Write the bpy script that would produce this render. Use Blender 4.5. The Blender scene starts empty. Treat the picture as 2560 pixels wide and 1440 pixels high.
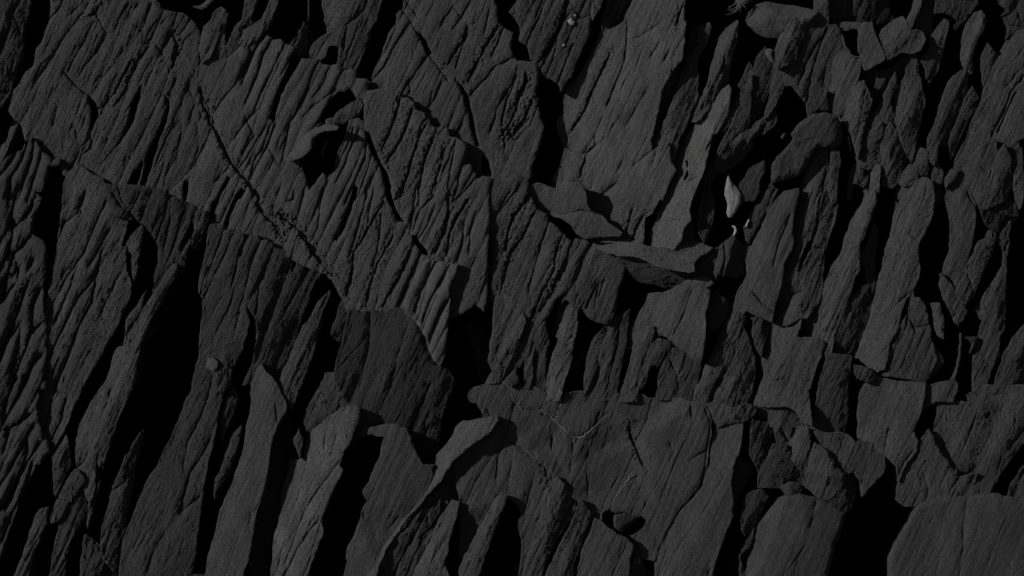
import bpy, math, random, re, zlib
import numpy as np
from mathutils import Matrix, Vector

# ------------------------------------------------------------------ camera, sky, sun, exposure
SC = bpy.context.scene
SLOPE = math.radians(35)              # the outcrop is a slope; the camera looks straight onto it
ROT = Matrix.Rotation(SLOPE, 4, 'X')
DIST = 6.0                            # metres from the lens to the rock surface
cam_data = bpy.data.cameras.new("camera")
cam = bpy.data.objects.new("camera", cam_data)
SC.collection.objects.link(cam)
cam_data.sensor_width = 36
cam_data.lens = 36 * DIST / 2.56
cam_data.clip_start = 0.1
cam_data.clip_end = 200
cam.matrix_world = ROT @ Matrix.Translation((0, 0, DIST))
SC.camera = cam

SUN_LOCAL = Vector((-0.82, 0.348, 0.454)).normalized()     # towards the sun, in the frame of the slope
sd = (ROT.to_3x3() @ SUN_LOCAL).normalized()
world = bpy.data.worlds.new("World")
SC.world = world
world.use_nodes = True
wn = world.node_tree
sky = wn.nodes.new('ShaderNodeTexSky')
sky.sky_type = 'NISHITA'
sky.sun_disc = False
sky.sun_elevation = math.asin(sd.z)
sky.sun_rotation = math.atan2(sd.x, sd.y)
bw = wn.nodes.new('ShaderNodeRGBToBW')
wn.links.new(sky.outputs[0], bw.inputs[0])
wn.links.new(bw.outputs[0], wn.nodes['Background'].inputs[0])
wn.nodes['Background'].inputs[1].default_value = 0.05
sun_data = bpy.data.lights.new("sun", 'SUN')
sun_data.energy = 5.0
sun_data.angle = math.radians(0.5)
sun_data.color = (1.0, 0.995, 0.985)
sun = bpy.data.objects.new("sun", sun_data)
sun.rotation_euler = sd.to_track_quat('Z', 'Y').to_euler()
sun.location = sd * 20
SC.collection.objects.link(sun)
SC.view_settings.view_transform = 'Standard'
SC.view_settings.look = 'None'
SC.view_settings.gamma = 1
SC.view_settings.exposure = 0.06

# ------------------------------------------------------------------ helpers
rng = np.random.RandomState(7)
TAB = rng.rand(256, 256).astype(np.float64)
def vnoise(x, y, s=0):
    x = x + s * 17.31; y = y + s * 9.77
    xi = np.floor(x).astype(int); yi = np.floor(y).astype(int)
    fx = x - xi; fy = y - yi
    fx = fx * fx * fx * (fx * (fx * 6 - 15) + 10); fy = fy * fy * fy * (fy * (fy * 6 - 15) + 10)
    a = TAB[xi & 255, yi & 255]; b = TAB[(xi + 1) & 255, yi & 255]
    c = TAB[xi & 255, (yi + 1) & 255]; d = TAB[(xi + 1) & 255, (yi + 1) & 255]
    return (a + (b - a) * fx) * (1 - fy) + (c + (d - c) * fx) * fy - 0.5
def fbm(x, y, s=0, o=4, r=0.5):
    t = 0; a = 1
    for i in range(o):
        t = t + a * vnoise(x, y, s + i * 3); x = x * 2.03; y = y * 2.03; a *= r
    return t
TILE = {}
for r_, oy in zip('ABC', (0, 470, 940)):
    for c_, ox in zip('1234', (0, 620, 1240, 1860)):
        TILE[r_ + c_] = (ox, oy)
def P(txt):
    t = (0, 0); out = []
    for w in txt.split():
        if w in TILE: t = TILE[w]; continue
        x, y = w.split(','); out.append((t[0] + float(x) / 2.88, t[1] + float(y) / 2.88))
    return np.array(out)
def densify(p, step, jit, rs, closed=True):
    out = []
    n = len(p)
    for i in range(n if closed else n - 1):
        a = p[i]; b = p[(i + 1) % n]; d = b - a; L = math.hypot(*d)
        k = max(1, int(L / step)); nn = np.array((-d[1], d[0])) / (L + 1e-9)
        for j in range(k):
            q = a + d * j / k
            off = rs.randn() * jit if j else 0
            # a soft bow on long edges so that they never read as ruled lines
            off += math.sin(j / k * math.pi) * math.sin(a[0] * .7 + a[1]) * min(L * .015, 2)
            out.append(q + nn * off)
    if not closed: out.append(p[-1])
    return np.array(out)
def inside(x, y, p):
    r = np.zeros(x.shape, bool); n = len(p)
    for i in range(n):
        x1, y1 = p[i]; x2, y2 = p[(i + 1) % n]
        if y1 == y2: continue
        c = ((y1 > y) != (y2 > y))
        r ^= c & (x < (x2 - x1) * (y - y1) / (y2 - y1) + x1)
    return r
def segdist(x, y, p, closed=False):
    """distance, nearest point, signed side to a polyline"""
    best = np.full(x.shape, 1e9); bx = x.copy(); by = y.copy(); side = np.zeros(x.shape)
    n = len(p)
    for i in range(n if closed else n - 1):
        a = p[i]; b = p[(i + 1) % n]; d = b - a; L2 = d @ d + 1e-9
        t = np.clip(((x - a[0]) * d[0] + (y - a[1]) * d[1]) / L2, 0, 1)
        cx = a[0] + t * d[0]; cy = a[1] + t * d[1]
        q = (x - cx) ** 2 + (y - cy) ** 2
        m = q < best
        best = np.where(m, q, best); bx = np.where(m, cx, bx); by = np.where(m, cy, by)
        side = np.where(m, d[0] * (y - a[1]) - d[1] * (x - a[0]), side)
    return np.sqrt(best), bx, by, side
def loc3(x, y, h):
    k = (DIST * 1000 - h) / (DIST * 1000)
    return np.stack([(x - 1280) * k, (720 - y) * k, h], -1) / 1000.0

# ------------------------------------------------------------------ materials
def node(nt, t, **kw):
    n = nt.nodes.new(t)
    for k, v in kw.items(): setattr(n, k, v)
    return n
def rock_material(name, base, var=0.25, bump=1.0, fine=1.0):
    m = bpy.data.materials.new(name); m.use_nodes = True
    nt = m.node_tree; L = nt.links.new
    bs = nt.nodes['Principled BSDF']
    bs.inputs['Roughness'].default_value = 0.78
    bs.inputs['Specular IOR Level'].default_value = 0.25
    tc = node(nt, 'ShaderNodeTexCoord')
    at = node(nt, 'ShaderNodeAttribute', attribute_type='OBJECT', attribute_name='grain')
    cx = node(nt, 'ShaderNodeCombineXYZ')
    L(at.outputs['Fac'], cx.inputs[2])
    oi = node(nt, 'ShaderNodeObjectInfo')
    of = node(nt, 'ShaderNodeVectorMath', operation='SCALE'); of.inputs[3].default_value = 37.0
    L(oi.outputs['Random'], of.inputs[0])
    add = node(nt, 'ShaderNodeVectorMath', operation='ADD')
    L(tc.outputs['Object'], add.inputs[0]); L(of.outputs[0], add.inputs[1])
    rot = node(nt, 'ShaderNodeMapping'); L(tc.outputs['Object'], rot.inputs[0]); L(cx.outputs[0], rot.inputs['Rotation'])
    L(of.outputs[0], rot.inputs['Location'])
    st = node(nt, 'ShaderNodeMapping'); L(rot.outputs[0], st.inputs[0]); st.inputs['Scale'].default_value = (1, 0.13, 0.8)
    n1 = node(nt, 'ShaderNodeTexNoise'); L(st.outputs[0], n1.inputs[0])
    n1.inputs['Scale'].default_value = 38; n1.inputs['Detail'].default_value = 9; n1.inputs['Roughness'].default_value = 0.62
    n1.inputs['Distortion'].default_value = 0.35
    n2 = node(nt, 'ShaderNodeTexNoise'); L(rot.outputs[0], n2.inputs[0])
    n2.inputs['Scale'].default_value = 75; n2.inputs['Detail'].default_value = 10; n2.inputs['Roughness'].default_value = 0.7
    st2 = node(nt, 'ShaderNodeMapping'); L(rot.outputs[0], st2.inputs[0]); st2.inputs['Scale'].default_value = (1, 0.09, 0.5)
    n3 = node(nt, 'ShaderNodeTexNoise', noise_type='RIDGED_MULTIFRACTAL'); L(st2.outputs[0], n3.inputs[0])
    n3.inputs['Scale'].default_value = 16; n3.inputs['Detail'].default_value = 5; n3.inputs['Roughness'].default_value = 0.55
    n3.inputs['Distortion'].default_value = 0.5
    n4 = node(nt, 'ShaderNodeTexNoise'); L(rot.outputs[0], n4.inputs[0])
    n4.inputs['Scale'].default_value = 210; n4.inputs['Detail'].default_value = 4; n4.inputs['Roughness'].default_value = .7
    sk = node(nt, 'ShaderNodeAttribute', attribute_type='OBJECT', attribute_name='streak')
    b = None
    for n, dist, s in ((n3, 0.009, .85 * bump), (n1, 0.016, 0.85 * bump), (n2, 0.022, 0.9 * fine), (n4, 0.016, 1.0 * fine)):
        k = node(nt, 'ShaderNodeBump'); k.inputs['Strength'].default_value = min(1, s); k.inputs['Distance'].default_value = dist
        L(n.outputs[0], k.inputs['Height'])
        if n in (n3, n1):
            q = node(nt, 'ShaderNodeMath', operation='MULTIPLY'); L(sk.outputs['Fac'], q.inputs[0]); q.inputs[1].default_value = min(1, s)
            L(q.outputs[0], k.inputs['Strength'])
        if b: L(b.outputs[0], k.inputs['Normal'])
        b = k
    L(b.outputs[0], bs.inputs['Normal'])
    # mineral colour: soft mottling, slightly paler and darker beds along the grain; the per slab tone adds face light and shade
    n5 = node(nt, 'ShaderNodeTexNoise'); L(rot.outputs[0], n5.inputs[0]); n5.inputs['Scale'].default_value = 9; n5.inputs['Detail'].default_value = 6
    mx0 = node(nt, 'ShaderNodeMath', operation='ADD'); L(n5.outputs[0], mx0.inputs[0]); L(n1.outputs[0], mx0.inputs[1])
    n6 = node(nt, 'ShaderNodeTexNoise'); L(rot.outputs[0], n6.inputs[0]); n6.inputs['Scale'].default_value = 160; n6.inputs['Detail'].default_value = 5; n6.inputs['Roughness'].default_value = .75
    ms = node(nt, 'ShaderNodeMath', operation='MULTIPLY_ADD'); L(n6.outputs[0], ms.inputs[0]); ms.inputs[1].default_value = 1.1; ms.inputs[2].default_value = -.55
    mx1 = node(nt, 'ShaderNodeMath', operation='ADD'); L(mx0.outputs[0], mx1.inputs[0]); L(ms.outputs[0], mx1.inputs[1])
    m3 = node(nt, 'ShaderNodeMath', operation='MULTIPLY_ADD'); L(n3.outputs[0], m3.inputs[0]); m3.inputs[1].default_value = .35; m3.inputs[2].default_value = -.3
    mx = node(nt, 'ShaderNodeMath', operation='ADD'); L(mx1.outputs[0], mx.inputs[0]); L(m3.outputs[0], mx.inputs[1])
    mr = node(nt, 'ShaderNodeMapRange'); L(mx.outputs[0], mr.inputs[0])
    mr.inputs[1].default_value = 0.6; mr.inputs[2].default_value = 1.4
    mr.inputs[3].default_value = base * (1 - var); mr.inputs[4].default_value = base * (1 + var)
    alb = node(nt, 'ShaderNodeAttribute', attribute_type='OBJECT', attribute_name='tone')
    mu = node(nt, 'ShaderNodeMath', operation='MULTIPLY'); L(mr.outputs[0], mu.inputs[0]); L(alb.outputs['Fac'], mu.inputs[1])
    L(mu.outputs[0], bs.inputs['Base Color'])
    return m
SLATE = rock_material('slate', 0.056, .3, 1.2, 1.2)
ROUGH = rock_material('rough_slate', 0.052, 0.32, 1.4, 1.8)
DEEP = rock_material('deep_bedrock', 0.018)  # base colour darkened so the gap floors read as black shade
def plain(name, col, rough=0.7, bumps=None):
    m = bpy.data.materials.new(name); m.use_nodes = True
    nt = m.node_tree; bs = nt.nodes['Principled BSDF']
    tc = node(nt, 'ShaderNodeTexCoord'); n = node(nt, 'ShaderNodeTexNoise'); nt.links.new(tc.outputs['Object'], n.inputs[0])
    n.inputs['Scale'].default_value = bumps or 120; n.inputs['Detail'].default_value = 6
    mr = node(nt, 'ShaderNodeMapRange'); nt.links.new(n.outputs[0], mr.inputs[0])
    mr.inputs[1].default_value = .3; mr.inputs[2].default_value = .7
    mr.inputs[3].default_value = col * .65; mr.inputs[4].default_value = col * 1.25
    nt.links.new(mr.outputs[0], bs.inputs['Base Color'])
    k = node(nt, 'ShaderNodeBump'); k.inputs['Distance'].default_value = 0.002; k.inputs['Strength'].default_value = .6
    nt.links.new(n.outputs[0], k.inputs['Height']); nt.links.new(k.outputs[0], bs.inputs['Normal'])
    bs.inputs['Roughness'].default_value = rough; bs.inputs['Specular IOR Level'].default_value = .2
    return m
LEAF = plain('dry_leaf', 0.085); ROOT = plain('dry_root', 0.05, .8, 200)
PALE = plain('pale_quartz', 0.13); VEIN = plain('pale_lichen', 0.10, .9, 300); MOSS = plain('dry_fibre', .08)

# ------------------------------------------------------------------ object building
ORIG = {}
def add_mesh(name, V, F, mat, smooth, origin, parent=None):
    me = bpy.data.meshes.new(name)
    me.vertices.add(len(V)); me.vertices.foreach_set('co', (V - origin).astype(np.float32).ravel())
    lens = np.array([len(f) for f in F]) if not isinstance(F, np.ndarray) else np.full(len(F), F.shape[1])
    flat = np.concatenate([np.asarray(f) for f in F]) if not isinstance(F, np.ndarray) else F.ravel()
    me.loops.add(len(flat)); me.loops.foreach_set('vertex_index', flat.astype(np.int32))
    me.polygons.add(len(lens))
    me.polygons.foreach_set('loop_start', np.concatenate([[0], np.cumsum(lens)[:-1]]).astype(np.int32))
    me.polygons.foreach_set('loop_total', lens.astype(np.int32))
    me.polygons.foreach_set('use_smooth', smooth)
    me.update(calc_edges=True); me.validate()
    me.materials.append(mat)
    o = bpy.data.objects.new(name, me)
    SC.collection.objects.link(o)
    o['grain'] = math.radians(-24); o['tone'] = 1.0; o['streak'] = .6
    if parent:
        o.parent = parent
        pl = ORIG[parent.name]; o.location = Vector(np.asarray(origin) - np.array(pl))
    else:
        o.rotation_euler = (SLOPE, 0, 0)
        o.location = ROT @ Vector(origin)
    return o
STEP = 2.1
ORIG = {}
SLABS = {}
def slab_height(x, y, s):
    """height in mm of a slab's top surface over a point of the slope"""
    c, si = math.cos(s['ga']), math.sin(s['ga'])
    u = x * c + y * si; v = -x * si + y * c          # v runs along the grain
    h = s['h'] + s['gx'] * (x - s['c'][0]) + s['gy'] * (y - s['c'][1])
    sd = s['seed'] % 97
    h = h + s['amp'] * (8.0 * fbm(u / 80, v / 300, sd, 2) + 7 * fbm(x / 130, y / 130, sd + 7, 2) - 4.2 * np.abs(fbm(u / 30, v / 260, sd + 1, 3, .55)) + 1.3 * fbm(u / 8, v / 60, sd + 2, 3, .65) + 2.4 * fbm(x / 30, y / 34, sd + 5, 5, .6))
    # close-set rounded cleavage ribs with sharp valleys, strong in some patches and gone in others
    U = u / s['rw'] + (1.1 if s['rw'] > 27 else 1.7) * fbm(u / 100, v / 480, sd + 14, 3)
    pr = np.sqrt(np.abs(np.sin(math.pi * U)) + .004) - .75
    h = h + s['rib'] * pr * np.clip(.55 + 1.6 * fbm(u / 80, v / 260, sd + 15, 2), 0, 1.2)
    # a slab is rounded across its length
    if s['dome']:
        t = (x - s['c'][0]) * s['ax'] + (y - s['c'][1]) * s['ay'] + 10 * fbm(u / 60, v / 200, sd + 16, 2)
        h = h - s['dome'] * np.minimum(np.abs(t) / s['half'], 1.3) ** 1.7
    # broad broken facets meeting in creases
    if s['facets']:
        wx = x + 7 * fbm(x / 40, y / 40, sd + 11, 3); wy = y + 7 * fbm(x / 40, y / 40, sd + 12, 3)
        e = np.full(x.shape, 1e9)
        for fx, fy, px, py in s['facets']: e = np.minimum(e, fx * (wx - px) + fy * (wy - py))
        h = h + np.clip(e, -14, 6)
    # thin bedding steps that run along the grain
    b = fbm(u / 45, v / 420, sd + 9, 3) * 9 + u / 60
    fr = b - np.floor(b)
    h = h + s['amp'] * s['bed'] * (2.2 * np.clip((0.12 - fr) / .12, 0, 1) - 1.2 * fr)
    wob = 2.2 * fbm(x / 16, y / 16, sd + 3, 3); wob2 = 2.2 * fbm(x / 16, y / 16, sd + 4, 3)
    for w, d, kind, p in s['g']:
        x0, y0 = p.min(0) - 30; x1, y1 = p.max(0) + 30
        m = (x > x0) & (x < x1) & (y > y0) & (y < y1)
        if not m.any(): continue
        dd, bx, by, sg = segdist(x[m] + wob[m], y[m] + wob2[m], p)
        # taper the crack towards its two ends
        e0 = np.hypot(bx - p[0][0], by - p[0][1]); e1 = np.hypot(bx - p[-1][0], by - p[-1][1])
        tp = np.clip((np.minimum(e0, e1) + 4) / 18, .2, 1) * (0.8 + 0.5 * vnoise(bx / 20, by / 20, sd))
        t = np.clip(1 - dd / (w * tp), 0, 1)
        h[m] -= d * t ** 0.7 * tp
        if w > 4.1: h[m] += 4.5 * fbm(x[m] / 7, y[m] / 7, sd + 8, 3, .7) * np.clip(1.5 - dd / 14, 0, 1)
        if kind > 0: h[m] -= s['rnd'] * np.clip(1 - dd / 22, 0, 1) ** 2 * np.minimum(tp, 1)
    for ls, rs_, ext, p in s['f']:
        dd, bx, by, sg = segdist(x + wob, y + wob2, p)
        e0, e1 = p[0] - p[1], p[-1] - p[-2]            # how far past either end of the crease
        o0 = ((x - p[0][0]) * e0[0] + (y - p[0][1]) * e0[1]) / (np.linalg.norm(e0) + 1e-6)
        o1 = ((x - p[-1][0]) * e1[0] + (y - p[-1][1]) * e1[1]) / (np.linalg.norm(e1) + 1e-6)
        atend = (np.hypot(bx - p[0][0], by - p[0][1]) < .5) * np.clip(o0, 0, 1e4) + (np.hypot(bx - p[-1][0], by - p[-1][1]) < .5) * np.clip(o1, 0, 1e4)
        h = h - 1.35 * np.where(sg > 0, rs_, ls) * np.minimum(dd, ext) * np.clip(1 - atend / 35, 0, 1)
    return h
def finish(o, name, label, cat, group=None):
    o['label'] = label; o['category'] = cat
    if group: o['group'] = group
def S(name, label, h, gx, gy, poly, g='', holes='', f='', tone=1.0, amp=1.0, edge=(7, 4), bed=1.0, grain=24, depth=310,
      jit=1.1, rnd=4.5, cat='rock', mat=None, under=0.16, group=None, step=None):
    st = step or STEP
    seed = zlib.crc32(label.encode())
    rs = np.random.RandomState(seed % 100000)
    outer = densify(P(poly), 11, jit, rs)
    if name in ('rock_plate', 'rock_shard', 'rock_fragment') and under < .3:
        tg = np.roll(outer, -1, 0) - np.roll(outer, 1, 0); tg /= np.linalg.norm(tg, axis=1, keepdims=True) + 1e-9
        sgn = np.sign(np.sum(outer[:, 0] * np.roll(outer[:, 1], -1) - outer[:, 1] * np.roll(outer[:, 0], -1)))
        outer = outer + np.stack([tg[:, 1], -tg[:, 0]], 1) * sgn * 2.6
    if name == 'rock_shard':                       # splintered, pointed ends
        c_ = outer.mean(0); q = outer - c_; w_, v_ = np.linalg.eigh(q.T @ q); a_ = v_[:, 1]; b_ = v_[:, 0]
        t = q @ a_; n_ = q @ b_; k = (np.abs(t) / np.abs(t).max()) ** 7
        outer = c_ + np.outer(t + np.sign(t) * 5 * k, a_) + np.outer(n_ + rs.normal(0, .35, len(n_)), b_)
    hl = [densify(P(t), 9, jit * .8, rs) for t in holes.split(';') if t.strip()]
    gs = []
    for t in g.split(';'):
        if not t.strip(): continue
        a, b = t.split(None, 1) if '/' in t.split()[0] else ('5.5/16', t)
        w, d = map(float, a.split('/')); big = w >= 9; d *= .34 if big else .24; w *= .46; q = P(b)
        if not big:
            q = np.vstack([q[0] + (q[0] - q[1]) / (np.linalg.norm(q[0] - q[1]) + .1) * 9, q, q[-1] + (q[-1] - q[-2]) / (np.linalg.norm(q[-1] - q[-2]) + .1) * 12])
        gs.append((w, d, 1, q))
    # hairline splits that follow the bedding, every slab its own
    gr = math.radians(grain); lo, hi = outer.min(0), outer.max(0)
    if name.startswith(('rock', 'ribbed')) and mat is not PALE:
        for _ in range(int((hi[0] - lo[0]) * (hi[1] - lo[1]) / (5200 if name == 'ribbed_rock' else 4200)) + 1):
            a = lo + rs.rand(2) * (hi - lo); ln = rs.uniform(30, 260); da = gr + rs.normal(0, .10); k = 5; q = [a]
            for _ in range(k):
                da += rs.normal(0, .06); a = a + np.array((-math.sin(da), math.cos(da))) * ln / k; q.append(a)
            gs.append((rs.uniform(1.8, 3.0), rs.uniform(.8, 3.0), -1, np.array(q)))
        for _ in range(int((hi[0] - lo[0]) * (hi[1] - lo[1]) / 60000)):
            a = lo + rs.rand(2) * (hi - lo); ln = rs.uniform(20, 80); da = gr + rs.choice([-1, 1]) * rs.uniform(.7, 1.4); q = [a]
            for _ in range(4):
                da += rs.normal(0, .2); a = a + np.array((-math.sin(da), math.cos(da))) * ln / 4; q.append(a)
            gs.append((rs.uniform(1.6, 2.4), rs.uniform(1, 2.4), -1, np.array(q)))
    fs = []
    for t in f.split(';'):
        if not t.strip(): continue
        a, b = t.split(None, 1); fs.append(tuple(map(float, a.split('/'))) + (P(b),))
    c = outer.mean(0)
    pa = abs(np.sum(outer[:, 0] * np.roll(outer[:, 1], -1) - outer[:, 1] * np.roll(outer[:, 0], -1))) / 2
    pw = 2 * pa / np.sum(np.linalg.norm(outer - np.roll(outer, -1, 0), axis=1))       # mean width
    # each slab leans towards or away from the light as its photographed face does; light and shade still missing are put into its colour by tone
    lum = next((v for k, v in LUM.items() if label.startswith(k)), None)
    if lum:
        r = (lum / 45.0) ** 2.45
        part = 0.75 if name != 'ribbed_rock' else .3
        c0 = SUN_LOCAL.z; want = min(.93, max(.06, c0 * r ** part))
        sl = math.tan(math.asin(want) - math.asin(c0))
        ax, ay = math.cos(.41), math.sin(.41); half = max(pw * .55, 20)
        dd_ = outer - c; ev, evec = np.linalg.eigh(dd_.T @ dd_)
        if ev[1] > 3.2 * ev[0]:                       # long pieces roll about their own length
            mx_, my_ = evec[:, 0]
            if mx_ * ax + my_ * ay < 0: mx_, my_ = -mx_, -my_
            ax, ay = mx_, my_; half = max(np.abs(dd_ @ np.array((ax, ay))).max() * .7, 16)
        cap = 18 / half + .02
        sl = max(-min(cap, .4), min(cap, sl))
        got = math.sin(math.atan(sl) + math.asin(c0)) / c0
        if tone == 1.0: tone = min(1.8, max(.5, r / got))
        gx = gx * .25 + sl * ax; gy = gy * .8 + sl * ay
    if h > -30: h *= .7
    if name == 'rock_plate': amp *= .75
    if name == 'ribbed_rock': amp *= .7
    rib = {'ribbed_rock': 5.2, 'rock_plate': 1.1, 'rock_shard': 1.3, 'rock_fragment': 1.2}.get(name, 0) * (1 if bed > 0 else 0)
    if mat is ROUGH: rib *= 1.6
    if not lum: ax, ay, half = math.cos(.41), math.sin(.41), 40
    dome = rs.uniform(.10, .24) * min(half, 55) if name in ('rock_shard', 'rock_fragment') else rs.uniform(.03, .08) * min(half, 90) if name == 'rock_plate' else 0
    facets = []
    if name in ('rock_plate', 'rock_shard', 'rock_fragment') and bed > 0:
        nf = 4 if name != 'rock_plate' else 6; k = .16 if name == 'rock_shard' else .24 if name == 'rock_fragment' else .085
        for _ in range(nf):
            q = outer[rs.randint(len(outer))] * .55 + outer[rs.randint(len(outer))] * .25 + c * .2
            an = grain * math.pi / 180 + rs.normal(0, .35); sg_ = rs.choice([-1, 1])
            facets.append((sg_ * math.cos(an) * k * rs.uniform(.4, 1.2), sg_ * math.sin(an) * k * rs.uniform(.4, 1.2) + rs.normal(0, k * .3), q[0], q[1]))
    lip = 0
    if name in ('rock_plate', 'rock_shard', 'rock_fragment') and edge == (7, 4): edge = (3.5, 2); lip = 2.2
    s = dict(rib=rib, rw=rs.uniform(28, 40) if name == 'ribbed_rock' else rs.uniform(15, 30), dome=dome, ax=ax, ay=ay, half=half, facets=facets, h=h, gx=gx, gy=gy, c=c, g=gs, f=fs, seed=seed, amp=amp, bed=bed, ga=math.radians(grain), rnd=rnd)
    x0, y0 = outer.min(0) - 2 * st; x1, y1 = outer.max(0) + 2 * st
    nx = int((x1 - x0) / st) + 2; ny = int((y1 - y0) / st) + 2
    X, Y = np.meshgrid(x0 + np.arange(nx) * st, y0 + np.arange(ny) * st)
    ins = inside(X, Y, outer)
    for q in hl: ins &= ~inside(X, Y, q)
    # cells with at least two corners in the outline; their outside corners slide onto the outline
    cnt = ins[:-1, :-1].astype(int) + ins[1:, :-1] + ins[:-1, 1:] + ins[1:, 1:]
    cell = cnt >= 2
    idx = -np.ones(X.shape, int)
    use = np.zeros(X.shape, bool)
    use[:-1, :-1] |= cell; use[1:, :-1] |= cell; use[:-1, 1:] |= cell; use[1:, 1:] |= cell
    idx[use] = np.arange(use.sum())
    x = X[use]; y = Y[use]; inn = ins[use]
    ed = np.full(x.shape, 1e9); nbx = x.copy(); nby = y.copy()
    for q in [outer] + hl:
        d, bx, by, _ = segdist(x, y, q, True)
        m = d < ed; ed = np.where(m, d, ed); nbx = np.where(m, bx, nbx); nby = np.where(m, by, nby)
    snap = ~inn
    x = np.where(snap, nbx, x); y = np.where(snap, nby, y); ed = np.where(snap, 0, ed)
    hh = slab_height(x, y, s)
    ew, eh = edge
    en = ew * (0.7 + 1.2 * (vnoise(x / 25, y / 25, seed % 50) + .5))
    hh = hh - eh * np.clip(1 - ed / en, 0, 1) ** 2
    if lip: hh = hh + lip * np.clip(1 - ed / 7, 0, 1) * np.clip(.5 + 2.5 * vnoise(x / 33, y / 33, seed % 40), 0, 1.3)
    jj, ii = np.nonzero(cell)
    F = np.stack([idx[jj, ii], idx[jj + 1, ii], idx[jj + 1, ii + 1], idx[jj, ii + 1]], 1)
    V = loc3(x, y, hh)
    # boundary edges -> side walls
    E = np.concatenate([F[:, [0, 1]], F[:, [1, 2]], F[:, [2, 3]], F[:, [3, 0]]])
    key = np.minimum(E[:, 0], E[:, 1]) * 10000000 + np.maximum(E[:, 0], E[:, 1])
    _, inv, ct = np.unique(key, return_inverse=True, return_counts=True)
    B = E[ct[inv] == 1]
    bi = np.unique(B); remap = -np.ones(len(V), int); remap[bi] = np.arange(len(bi))
    # outward direction on each boundary vertex
    dv = V[B[:, 1], :2] - V[B[:, 0], :2]; nr = np.stack([dv[:, 1], -dv[:, 0]], 1)
    N = np.zeros((len(bi), 2)); np.add.at(N, remap[B[:, 0]], nr); np.add.at(N, remap[B[:, 1]], nr)
    for _ in range(3):
        M = N.copy(); np.add.at(M, remap[B[:, 0]], N[remap[B[:, 1]]]); np.add.at(M, remap[B[:, 1]], N[remap[B[:, 0]]]); N = M
    N /= (np.linalg.norm(N, axis=1, keepdims=True) + 1e-12)
    area = len(F) * st * st; per = len(B) * st; width = 2 * area / per
    levels = [0, 4, 12, 26, 55, 120, depth] if depth > 100 else [0, 2.5, 6, 12, 22, max(30, depth)]
    rows = []
    base = V[bi]
    for k, dz in enumerate(levels):
        q = base.copy(); q[:, 2] -= dz / 1000
        lim = min(under * min(dz, 190), .32 * width)
        rough = 0 if k == 0 else min(dz * .25, 4) * fbm(base[:, 0] * 28, base[:, 1] * 28 + dz * .11, seed % 31, 3)
        if k == 1: lim -= .6
        q[:, :2] -= N * ((lim + rough) / 1000)[..., None] if np.ndim(rough) else N * 0
        rows.append(q)
    nb = len(bi); off = len(V)
    VV = np.concatenate([V] + rows)
    SK = []
    a = remap[B[:, 0]]; b = remap[B[:, 1]]
    for k in range(len(levels) - 1):
        SK.append(np.stack([b + off + k * nb, a + off + k * nb, a + off + (k + 1) * nb, b + off + (k + 1) * nb], 1))
    SK = np.concatenate(SK)
    FF = np.concatenate([F, SK])[:, ::-1]
    FF = FF[:, ::-1]
    sm = np.concatenate([np.ones(len(F), bool), np.zeros(len(SK), bool)])
    origin = loc3(c[0], c[1], h - depth * .9)
    o = add_mesh(name, VV, FF, mat or SLATE, sm, origin)
    ORIG[o.name] = list(origin)
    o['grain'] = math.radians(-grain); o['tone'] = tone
    o['streak'] = rs.uniform(.2, .6) if name in ('rock_plate', 'boulder') else .3 if name == 'ribbed_rock' else rs.uniform(.3, .9)
    o['grain'] += math.radians(rs.uniform(-5, 5))
    finish(o, name, label, cat, group)
    s['o'] = o; SLABS[label] = s
    return o, s
def bare(s, px, py):
    a = slab_height(np.array([px], float), np.array([py], float), s); return float(a[0])
def tube_mesh(paths):
    """paths: list of (pts Nx3 metres in slope frame, radii)"""
    V = []; F = []; n = 7
    for p, r in paths:
        p = np.asarray(p); b = len(V)
        for i in range(len(p)):
            t = p[min(i + 1, len(p) - 1)] - p[max(i - 1, 0)]; t /= np.linalg.norm(t) + 1e-12
            a = np.cross(t, (0, 0, 1.0)); a /= np.linalg.norm(a) + 1e-12; c = np.cross(t, a)
            for k in range(n):
                an = 2 * math.pi * k / n
                V.append(p[i] + (a * math.cos(an) + c * math.sin(an)) * r[i])
        for i in range(len(p) - 1):
            for k in range(n):
                F.append([b + i * n + k, b + i * n + (k + 1) % n, b + (i + 1) * n + (k + 1) % n, b + (i + 1) * n + k])
        F.append([b + k for k in range(n)][::-1]); F.append([b + (len(p) - 1) * n + k for k in range(n)])
    return np.array(V), F
LUM = {}
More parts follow.
